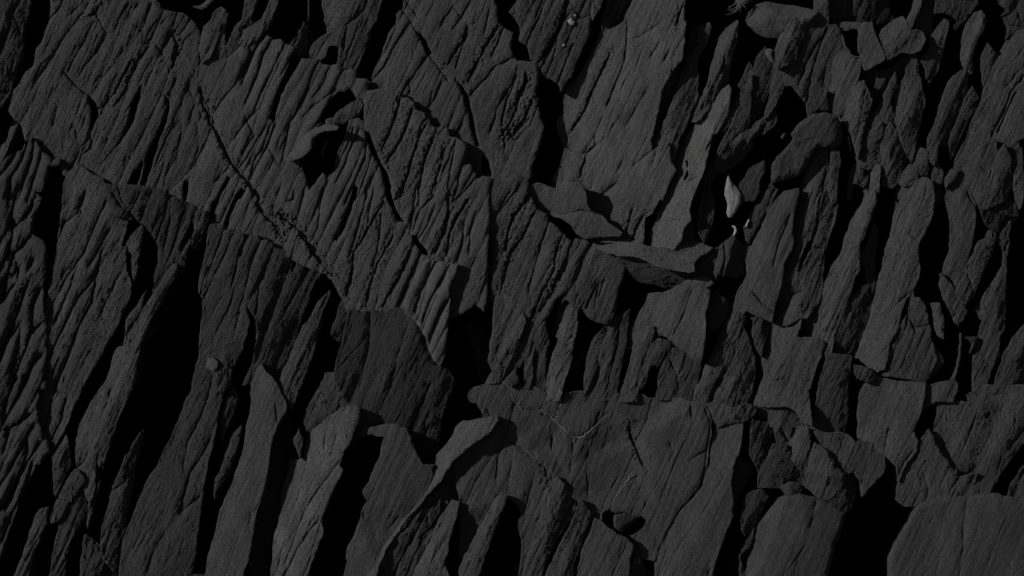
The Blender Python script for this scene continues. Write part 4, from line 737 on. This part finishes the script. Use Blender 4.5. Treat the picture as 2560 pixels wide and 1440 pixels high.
S('rock_shard', 'sharply ridged shard forking at the top, centre right', 4, .05, -.025,
  'B3 1670,840 1700,828 1740,842 1792,838 1800,900 1782,980 1742,1090 1712,1180 1690,1280 1650,1340 1620,1362 1590,1370 1560,1440 C3 1520,200 1420,190 1440,80 B3 1470,1400 1500,1310 1550,1200 1600,1070 1650,970', f='.08/.3/40 B3 1480,1420 1600,1170 1700,960 1740,850')
S('rock_shard', 'bowed shard with a creased foot, right of the forked one', 2, .02, -.025,
  'B3 1780,1008 1822,1110 1862,1240 1862,1350 1845,1440 C3 1848,100 1838,200 1790,210 1700,238 1560,200 1500,215 1520,120 B3 1590,1420 1650,1355 1700,1280 1732,1150 1755,1060', g='7/22 C3 1640,20 1560,100 1530,200;6/20 C3 1580,40 1660,100')
S('rock_fragment', 'cracked dark shoulder between two leaning slabs, right of centre', -6, .0, -.03,
  'B4 20,880 60,900 100,920 150,965 200,975 150,1100 125,1215 100,1170 65,1070 B4 70,960', mat=ROUGH)
# ---- right
S('rock_plate', 'wide smooth slab with a dark split, left of three tall columns', 12, .02, -.03,
  'B4 295,30 340,18 395,5 375,120 352,180 345,300 355,400 285,540 270,680 240,800 212,890 200,965 60,900 25,880 0,900 -60,880 -70,850 -40,740 30,620 0,480 20,430 60,420 130,290 180,160 230,90', g='6/22 B4 75,760 130,830 215,900;6/14 B4 330,200 260,380 210,570', f='.06/.12/40 B4 190,600 270,330 370,60', bed=.3, amp=.8)
S('rock_shard', 'thick column with a sinuous crack down its face, right half', 18, .03, -.03,
  'A4 535,1045 600,1048 605,1180 600,1300 B4 600,0 650,0 672,90 660,200 620,340 582,430 572,560 565,700 545,790 500,860 460,930 405,925 310,975 205,965 250,850 265,700 290,560 355,410 350,200 360,130 380,50 A4 400,1480 430,1330 450,1200 480,1100',
  holes='B4 560,40 555,80 540,150 542,250 520,330 490,420 400,610 385,600 410,500 450,400 490,370 520,280 525,180 540,80', g='6/20 B4 580,440 520,430;6/22 B4 420,740 340,770 310,840 240,930;6/20 B4 600,40 620,100;5/16 A4 540,1190 600,1190;6/18 A4 590,1230 560,1400', f='.05/.15/40 B4 300,640 430,300 470,0 A4 500,1150')
S('rock_shard', 'narrow pillar standing close on the right of the thick cracked column', 10, .02, -.02,
  'A4 635,1068 688,1090 692,1150 672,1270 668,1440 B4 672,90 660,60 625,40 605,10 A4 615,1300 625,1180')
S('rock_shard', 'long pale twisting column between two black chasms, right half', 14, .06, -.03,
  'A4 930,1195 975,1200 972,1340 957,1440 B4 962,0 945,120 905,240 865,345 832,400 828,480 832,560 800,650 762,760 732,870 712,960 645,1090 632,1180 590,1215 578,1110 540,1085 450,1050 430,960 500,870 560,780 620,610 700,480 740,330 800,200 860,110 880,0 A4 895,1440', f='.03/.25/40 B4 600,1000 720,720 800,460 890,200 940,0')
S('rock_plate', 'dark recessed strip between the twisting column and the great pale column', -8, -.05, -.03,
  'B4 940,240 965,310 945,480 935,620 942,700 915,870 865,1020 805,1190 780,1235 720,1195 645,1180 700,985 735,860 800,760 880,690 885,600 838,500 900,380', mat=ROUGH)
S('rock_plate', 'great pale column with a scooped right flank, the widest on the right', 14, .05, -.03,
  'A4 1095,1440 1098,1340 1130,1310 1175,1312 1215,1325 1290,1280 1350,1310 1372,1400 B4 1360,-20 1368,90 1350,200 1300,320 1258,400 1255,500 1265,580 1255,640 1222,720 1160,800 1130,900 1110,1000 1040,1130 1012,1300 960,1320 870,1260 800,1225 860,1080 920,880 960,720 1005,560 1020,440 1060,350 1080,200 1100,80',
  f='.0/.2/50 B4 1100,900 1160,600 1210,330 1290,60', g='7/20 B4 1190,330 1250,380;6/20 B4 1120,820 1170,770', amp=1.1)
S('rock_plate', 'faceted slab leaning on the foot of the great pale column', 16, .01, -.02,
  'B4 1215,738 1222,790 1262,792 1302,850 1332,990 1362,1130 1382,1240 1302,1400 1180,1370 1000,1350 1040,1200 1110,1010 1190,900', g='6/20 B4 1205,780 1180,930;8/26 B4 1200,960 1230,1030;6/18 B4 1230,1000 1320,990', mat=ROUGH)
S('rock_chip', 'pale narrow chip right of the faceted leaning slab', 6, .05, 0, 'B4 1338,828 1410,823 1442,950 1440,1092 1385,1060 1350,960', g='5/14 B4 1380,1060 1420,1110')
S('rock_fragment', 'crumbly sliver below the pale narrow chip', 8, .02, 0, 'B4 1370,1150 1425,1210 1435,1260 1350,1350 1310,1400 1330,1300 1380,1250', mat=ROUGH, depth=60)
S('rock_plate', 'curving slab with a forked upper end, far right, left edge lit', 8, .04, -.02,
  'B4 1440,40 1500,-10 A4 1560,1370 1640,1400 B4 1620,40 1665,120 1668,200 1650,320 1612,560 1590,600 1500,700 1438,620 1440,580 1490,440 1490,280 1470,150 1455,90', g='7/26 B4 1610,40 1665,140', f='.02/.1/50 B4 1480,600 1560,330 1570,60', bed=.3)
S('rock_fragment', 'dim rounded knob in shade right of the great pale column', -12, -.04, 0, 'B4 1370,0 1420,10 1440,60 1420,110 1370,125', amp=.6, mat=ROUGH)
S('rock_shard', 'crooked shard with a square head, in front of the dark chasm at far right', 12, .03, -.02,
  'B4 1760,320 1805,338 1800,400 1742,560 1702,660 1655,770 1600,832 1540,765 1500,700 1590,590 1640,500 1690,390 1740,370', g='5/16 B4 1610,620 1650,740', mat=ROUGH)
S('rock_shard', 'flat lath of stone crossing below the crooked shard', 20, -.02, .03, 'B4 1425,625 1500,712 1560,792 1607,885 1540,985 1480,870 1408,700', depth=60)
S('rock_shard', 'tall sail-shaped shard by the right border, straight right edge', 6, .03, -.02,
  'B4 1917,250 1902,350 1887,560 1885,800 1877,1030 1842,1060 1835,1200 1785,1300 1742,1440 1740,1480 1650,1480 1655,1200 1690,1070 1722,960 1655,885 1700,820 1780,700 1868,560 1862,420 1820,390 1870,310', f='.04/.1/50 B4 1680,1300 1780,860 1880,500')
S('rock_plate', 'dark rock shelf with a pale upper rim, near the right border', -6, -.05, -.05,
  'B4 1690,110 1760,0 A4 1900,1440 2000,1400 B4 1960,60 1977,205 1880,190 1780,150', mat=ROUGH, g='5/16 B4 1820,160 1930,20')
S('rock_plate', 'shaded block right under the dark rock shelf', -20, -.1, -.1, 'B4 1700,150 1850,185 1965,218 1900,290 1800,320 1740,260', mat=ROUGH)
S('rock_splinter', 'hair-thin upright splinter in the black gap, lower far right', -14, .05, 0, 'B4 1552,1040 1575,1050 1566,1200 1530,1400 1478,1390 1530,1280 1545,1180', amp=.5)
S('rock_chip', 'small dark hook of rock below the black round hollow, far right', -4, 0, 0, 'B4 1580,1070 1692,1075 1660,1150 1620,1205 1640,1120', amp=.5, depth=50)
S('rock_shard', 'rough wedge filling the right border below the straight black band', 0, .02, -.03,
  'B4 2016,990 2180,880 2180,1480 1790,1480 1830,1330 1880,1180 1940,1080', f='.05/.15/60 B4 1850,1440 2016,1060', mat=ROUGH)
# ---- lower right
S('rock_plate', 'ridged slab with a pale crest, left of the rectangular black slot', 10, .05, -.02,
  'B4 410,925 400,1010 380,1080 440,1080 520,1080 575,1110 570,1150 530,1250 500,1350 475,1440 C4 458,100 472,200 490,350 440,340 370,245 300,212 180,222 75,205 C4 110,100 B4 120,1420 150,1350 125,1210 150,1100 205,970 310,978', f='.06/.2/40 B4 200,1400 300,1100 400,940;.0/.2/30 B4 360,1440 440,1200 520,1100', bed=1.2)
S('rock_plate', 'coarse upright slab with a pitted face, right of the rectangular black slot', 4, .01, -.02,
  'B4 600,1210 640,1195 775,1212 772,1260 748,1400 C4 745,160 747,280 722,418 600,415 540,395 505,385 522,200 545,50 B4 555,1350', mat=ROUGH, f='.05/.0/30 C4 530,300 560,80')
S('rock_fragment', 'thin wedge above the rounded square slab, lower right', 0, -.04, -.03, 'B4 795,1275 850,1285 940,1330 1000,1370 900,1400 820,1370 800,1330', mat=ROUGH, depth=60)
S('rock_plate', 'rounded square slab with a notched right foot, lower right', 10, .02, -.03,
  'C4 840,110 870,62 940,25 1050,25 1120,40 1230,35 1303,50 1300,110 1290,180 1262,280 1220,400 1250,470 1240,540 1170,620 1115,760 1100,650 1050,600 1010,560 900,500 825,475 820,300 832,180', bed=.4, g='5/18 C4 1040,380 1010,520;8/24 C4 1220,540 1150,620 1110,740')
S('rock_plate', 'small flat slab right of the rounded square slab', 2, .02, -.03, 'C4 1312,78 1400,50 1520,40 1540,60 1530,110 1502,185 1440,178 1382,180 1320,215 1275,232 1295,150')
S('rock_plate', 'large folded slab along the right border, above the smooth corner slab', 8, .0, -.03,
  'C4 1610,140 1700,90 1740,62 1800,75 2180,65 2180,420 2016,470 1920,600 1830,730 1770,845 1640,885 1570,870 1670,730 1640,712 1560,722 1450,580 1365,450 1385,300 1400,180 1500,188 1560,185 1620,195',
  f='.0/.25/40 C4 1540,640 1640,350 1720,200;.0/.2/40 C4 1780,640 1950,300 2060,120', g='6/20 C4 1680,250 1620,430 1540,620;9/26 C4 1780,250 1740,310;6/20 C4 1560,700 1620,700 1660,660;8/22 C4 2016,380 1920,510')
S('rock_plate', 'kite-like cracked slab below the small flat slab, lower right', 4, .02, -.02,
  'C4 1368,458 1450,580 1530,690 1532,730 1492,800 1460,875 1380,885 1300,905 1250,935 1150,930 1095,890 1110,780 1180,620 1250,545 1280,450 1300,430 1330,380', g='9/28 C4 1370,455 1450,570 1530,690;6/18 C4 1290,700 1320,780 1320,860')
S('rock_shard', 'slanted wedge between the kite-like slab and the smooth corner slab', 0, .04, 0, 'C4 1560,725 1672,710 1662,760 1605,825 1570,878 1470,875 1500,810 1532,745')
S('rock_plate', 'domed slab with a pale streak in the crowded rocks, lower right', 4, .01, -.03,
  'C4 590,415 700,408 755,430 800,480 830,472 900,478 1010,560 1015,640 1000,690 900,800 850,870 838,750 795,690 720,705 650,660 600,560 500,400')
S('rock_plate', 'five-sided slab with a dark lower edge, left of the wide black slot', 8, .03, -.03,
  'C4 510,480 600,550 660,662 722,705 705,780 670,835 600,892 540,875 450,805 440,740 470,650 485,560', g='7/24 C4 610,570 670,670', f='.0/-.35/26 C4 700,790 580,790 450,760')
S('rock_fragment', 'bent slab piece above the shaded hollow, left of the five-sided slab', 6, .05, -.02,
  'C4 350,362 455,370 470,450 482,570 442,705 400,665 330,575 300,500 330,470')
S('rock_plate', 'darker smooth piece half in shadow, left of the bent slab piece', -14, -.06, -.02,
  'C4 210,490 310,500 345,590 400,670 440,730 437,855 260,805 100,800 112,700 170,600')
S('rock_fragment', 'crumpled rock under the ridged pale-crested slab, lower right', 4, .0, -.04,
  'C4 65,210 180,220 300,212 385,245 450,330 495,360 480,440 460,375 350,365 330,470 300,500 240,480 215,370 160,345 150,280 130,340', g='8/28 C4 80,240 100,290 140,335;8/24 C4 145,280 175,330;7/22 C4 270,400 320,470', mat=ROUGH)
S('rock_shard', 'pitted dark shard pointing down, left of the shaded smooth piece', -4, .0, -.02,
  'C4 60,310 120,335 185,355 195,400 187,480 170,580 130,650 105,695 60,600 45,560 50,430', mat=ROUGH)
S('rock_shard', 'dark curved shard leaning in the black gully, lower right of centre', -14, .03, -.02,
  'C3 1862,598 1842,680 1812,730 1780,800 1712,935 1695,850 1700,700 1740,575 1780,640', mat=ROUGH)
S('rock_fragment', 'shadowy oval stone in the black gully left of the front block', -8, -.02, 0,
  'C4 60,830 142,808 172,870 120,1000 60,1100 10,1150 -20,1100 -10,950 20,860', amp=.6, mat=ROUGH)
S('rock_fragment', 'cone-like bit of stone on top of the front block, lower right', 2, .03, 0, 'C4 265,800 330,765 400,780 440,860 350,858 300,850', depth=60)
S('rock_fragment', 'shaded rock piece right behind the front block', 2, -.05, 0, 'C4 680,830 720,705 795,690 802,830 772,950 715,995 610,900', mat=ROUGH)
S('rock_plate', 'smooth front block with a slanting pale left face, bottom right of centre', 20, -.01, -.02,
  'C4 300,862 400,855 520,880 640,930 720,990 712,1050 690,1120 652,1200 630,1300 600,1440 600,1510 -10,1510 15,1350 50,1190 100,1060 200,950 250,882',
  f='.32/.02/60 C4 70,1500 170,1260 240,1100 300,880', amp=.6, bed=.2, g='4/8 C4 480,1100 520,900', edge=(14, 7))
S('rock_plate', 'smooth rounded slab filling the bottom right corner, one hairline crack', 24, -.01, -.03,
  'C4 1240,950 1300,905 1400,885 1500,872 1560,870 1620,882 1660,865 1720,852 1800,850 1900,870 2016,905 2180,930 2180,1510 1045,1510 1040,1330 1090,1200 1170,1070',
  g='4/12 C4 1605,890 1580,1050 1575,1250 1540,1480', amp=.55, bed=.2, edge=(10, 6), f='.1/.0/60 C4 1060,1480 1120,1200 1260,950')
S('rock_shard', 'small leaning rock at the lower border left of the front block', -12, .03, 0,
  'C3 1740,1300 1820,1230 1860,1100 C4 -10,1250 -30,1400 0,1510 C3 1780,1510 1800,1400')
S('rock_fragment', 'dull rock in the corner between the folded slab and the right border', -20, .02, -.02, 'C4 1895,895 1930,770 2016,650 2180,560 2180,930 2016,905', mat=ROUGH)
# ---- loose pieces on the middle ribs
S('rock_flake', 'pale curled flake lying over the black hollow, left of centre', 52, .06, .1,
  'A2 500,920 560,890 640,900 657,920 640,937 560,942 500,967 462,1000 455,1070 430,1102 370,1142 290,1172 270,1145 330,1070 370,1000 430,950', amp=.7, edge=(8, 5), depth=18, bed=.3)
S('rock_shard', 'slanting shard above the pale curled flake', 16, .02, .05, 'A2 800,715 817,760 780,830 720,862 680,890 620,885 575,900 570,860 620,850 660,800 720,760', depth=70)
S('rock_splinter', 'little upright splinter in the black hollow under the curled flake', -20, .05, .0, 'A2 580,985 572,1050 540,1135 518,1100 550,1020', amp=.4, edge=(5, 3), step=2)

S('rock_plate', 'tall sunken stone in the hollow between the leaf and the round-headed stone', 6, -.05, 0,
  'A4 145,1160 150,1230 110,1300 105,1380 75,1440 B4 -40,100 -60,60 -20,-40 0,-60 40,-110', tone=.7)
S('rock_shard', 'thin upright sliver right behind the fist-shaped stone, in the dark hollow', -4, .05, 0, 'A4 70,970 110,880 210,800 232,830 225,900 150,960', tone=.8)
S('rock_chip', 'tiny stone crumb in the black hollow left of the round-headed stone', -10, .1, .05, 'A4 265,985 290,955 305,965 280,1000', depth=60, amp=.4, edge=(4, 3), step=2)
S('rock_shard', 'slim dark upright shard left of the leaf, touching the long pale blade', 0, -.05, 0,
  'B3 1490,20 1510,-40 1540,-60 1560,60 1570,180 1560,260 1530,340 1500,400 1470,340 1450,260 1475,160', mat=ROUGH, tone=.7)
S('rock_splinter', 'long thin pale-edged splinter between the long blade and the leaf', 10, .2, 0, 'B3 1465,250 1455,180 1475,100 1500,0 A3 1500,1330 1515,1230 1520,1240 B3 1512,-20 1490,110 1480,200', step=2, amp=.4, edge=(4, 3))
S('rock_shard', 'slender dark shard leaning right of the leaf, above the straw', -4, .03, 0,
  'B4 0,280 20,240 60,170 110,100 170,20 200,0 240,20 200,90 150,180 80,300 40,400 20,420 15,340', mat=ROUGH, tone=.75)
S('rock_shard', 'dark thin column squeezed between the coarse column and the round-headed stone hollow', 2, -.02, 0,
  'A4 240,500 285,480 295,560 280,640 235,720 200,800 150,850 165,780 190,690 210,580', mat=ROUGH)
S('rock_shard', 'stub of slate with a crumbled top, just above the slim dark upright shard', 2, .04, 0, 'A3 1515,1170 1545,1150 1590,1160 1590,1230 1560,1300 1530,1340 1505,1290', mat=ROUGH)
S('rock_chip', 'pale rounded chip wedged under the blunt finger beside the cobble', 44, .1, .1, 'A4 150,355 185,348 212,360 205,400 215,450 190,430 165,395', depth=60, amp=.4, edge=(8, 5), step=2, tone=1.5)
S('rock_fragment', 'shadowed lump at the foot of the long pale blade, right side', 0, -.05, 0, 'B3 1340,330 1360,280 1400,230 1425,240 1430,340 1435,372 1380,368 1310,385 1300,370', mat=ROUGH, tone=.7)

# ------------------------------------------------------------------ small loose things
def strip(name, pts_list, s, mat, w, lift, parent=None, label=None, cat=None, hfix=None, seed=1, wig=1.9):
    """thin raised strands laid along a traced line on a slab's surface"""
    rs = np.random.RandomState(seed); paths = []
    for p in pts_list:
        q = densify(P(p), 5, wig, rs, False)
        hh = slab_height(q[:, 0], q[:, 1], s) if hfix is None else np.full(len(q), hfix)
        if hfix is None:       # ride over the cracks instead of diving into them
            for _ in range(6): hh = np.maximum(hh, (np.roll(hh, 1) + np.roll(hh, -1)) / 2)
        v = loc3(q[:, 0], q[:, 1], hh + lift)
        n = len(q); r = w / 1000 * (0.25 + .95 * rs.rand(n)) * np.clip(np.minimum(np.arange(n), n - 1 - np.arange(n)) / 4 + .35, 0, 1)
        paths.append((v, r))
    V, F = tube_mesh(paths)
    org = np.array(V).mean(0)
    if parent is not None: org = np.array(ORIG[parent.name])
    o = add_mesh(name, V, F, mat, np.ones(len(F), bool), org, parent)
    if label: finish(o, name, label, cat)
    return o
for i, (w, p) in enumerate([(1.2, 'C3 120,240 155,212 200,272'), (1.1, 'C3 155,212 180,170'), (1.4, 'C3 300,252 330,242 400,292 460,352 510,400 560,440 600,445 660,412 710,370 752,328'),
        (1.1, 'C3 330,242 352,185 375,160'), (1.0, 'C3 515,405 560,445 555,480'), (.9, 'C3 380,340 372,400'), (1.0, 'C3 480,160 450,240 428,300'),
        (1.0, 'C3 30,20 90,80 120,150 135,185'), (.9, 'C3 90,60 130,130'), (1.2, 'C3 985,690 940,760 900,820 860,880 815,955'), (.9, 'C3 1000,700 960,760'), (.9, 'C3 960,700 950,760 905,810')]):
    strip('lichen_line', [p], BGS, VEIN, w, .3, BG, seed=3 + i)
PS = SLABS['ribbed central outcrop of finger-like columns crossed by the dry root']
def root(name, label, path, r, seed):
    rs = np.random.RandomState(seed)
    c = densify(P(path), 6, 1.6, rs, False); n = len(c)
    base = slab_height(c[:, 0], c[:, 1], PS)
    ref = PS['h'] + PS['gx'] * (c[:, 0] - PS['c'][0]) + PS['gy'] * (c[:, 1] - PS['c'][1])
    base = np.convolve(np.pad(np.maximum(base, ref - 9), 6, 'edge'), np.ones(13) / 13, 'valid')
    t = np.arange(n); paths = []
    for k in range(3):
        ph = t * .55 + k * 2.1; q = c.copy()
        q[:, 0] += np.cos(ph) * r * .9 + rs.randn(n) * .6; q[:, 1] += rs.randn(n) * .6
        v = loc3(q[:, 0], q[:, 1], base - 4 + 3 * fbm(c[:, 0] / 30, c[:, 1] / 30, seed, 2) + np.sin(ph) * r * .8)
        rr = r / 1000 * (.3 + .5 * rs.rand(n)) * np.clip(np.minimum(t, n - 1 - t) / 6 + .2, 0, 1)
        paths.append((v, rr))
    V, F = tube_mesh(paths)
    o = add_mesh(name, V, F, ROOT, np.ones(len(F), bool), V.mean(0))
    finish(o, name, label, 'root')
    return o
root('dry_root', 'long twisted dry root lying in the diagonal crack, upper left of centre', 'A1 1440,620 1470,740 1520,860 1560,950 1610,1060 1660,1170 1740,1260 1800,1330 1870,1420 B2 60,110 120,190 190,250 240,340', 3.0, 11)
root('dry_root', 'shorter dry root in the lower end of the diagonal crack, above the broad dark plate', 'B2 220,185 300,235 360,290 430,400 500,500 570,570 615,640', 3.2, 12)
# leaf: a curved blade with a midrib, lying on its side in the dark gap
def leaf():
    P0 = P('A3 1672,1262 B3 1690,-22 1740,20 1768,60 1765,110 1740,150 1705,208 1672,215 1658,180 1668,120 1645,50 1655,0')
    o, s = S('dry_leaf', 'pale dry leaf with a pointed tip, in the black gap beside the long blade', 18, .12, .05,
             'A3 1672,1258 1690,1300 1735,1350 1768,1405 1765,1462 B3 1742,150 1705,208 1672,215 1658,180 1668,120 1645,50 A3 1650,1350',
             amp=.35, edge=(7, 4), depth=3, bed=0, f='.06/.1/30 B3 1685,200 1710,60 A3 1680,1280', mat=LEAF, tone=.9, cat='leaf', step=2, jit=.5)
    strip('leaf_vein', ['B3 1685,195 1712,60 A3 1700,1360 1676,1275'], s, VEIN, .7, .2, o, seed=8, wig=.3)
leaf()
def curl(name, label, cat, poly, h, gx, gy, mat, **kw):
    return S(name, label, h, gx, gy, poly, mat=mat, cat=cat, amp=.3, edge=(4, 3), depth=4, bed=0, step=1.5, jit=.3, **kw)
curl('curled_scrap', 'tiny white curled scrap at the bottom of the black gap under the leaf', 'scrap', 'B3 1702,268 1722,272 1737,300 1732,325 1715,350 1706,335 1718,305 1712,285 1697,278', -22, .2, .2, PALE)
curl('straw_bit', 'short pale straw sticking up between dark shards, right of the leaf', 'straw', 'B3 1818,222 1826,232 1810,275 1795,285 1795,270', -5, .2, .1, PALE)
for lab, pl, hh in (('pale quartz pebble stuck on the grooved slab, top centre, the largest speck', 'A3 525,140 542,128 556,148 570,156 560,178 540,182 524,168 512,150', 9),
                    ('tiny round white speck below the quartz pebble, top centre', 'A3 480,320 490,314 497,322 495,334 482,336 476,328', 6),
                    ('tiny pale speck right above the quartz pebble, top centre', 'A3 564,104 575,104 579,113 570,120 562,113', 6)):
    s = SLABS['steeply grooved slab with pale specks, top centre, left of the black gully']
    c = P(pl).mean(0)
    S('quartz_pebble', lab, bare(s, c[0], c[1]) + 4, .05, .05, pl, mat=PALE, cat='pebble', amp=.4, edge=(4, 3), depth=8, bed=0, step=1.2, jit=.4)
# fibrous dry tuft at the top edge
def tuft():
    rs = np.random.RandomState(5); paths = []
    for k in range(26):
        x0, y0 = P('A3 1740,-20')[0] + rs.randn(2) * 5; p = []
        a = rs.uniform(.9, 1.5); L = rs.uniform(20, 44); cv = rs.uniform(-1.3, 1.3)
        for i in range(10):
            t = i / 9; p.append((x0 + math.cos(a) * L * t, y0 + math.sin(a) * L * t, -10 + 16 * math.sin(t * 2.6))); a += cv / 10
        p = np.array(p); paths.append((loc3(p[:, 0], p[:, 1], p[:, 2]), np.full(10, .0007) * np.linspace(1, .4, 10)))
    V, F = tube_mesh(paths)
    o = add_mesh('fibre_tuft', V, F, MOSS, np.ones(len(F), bool), V.mean(0))
    finish(o, 'fibre_tuft', 'frayed tuft of dry plant fibres hanging at the upper border, left of the cobble', 'plant tuft')
tuft()
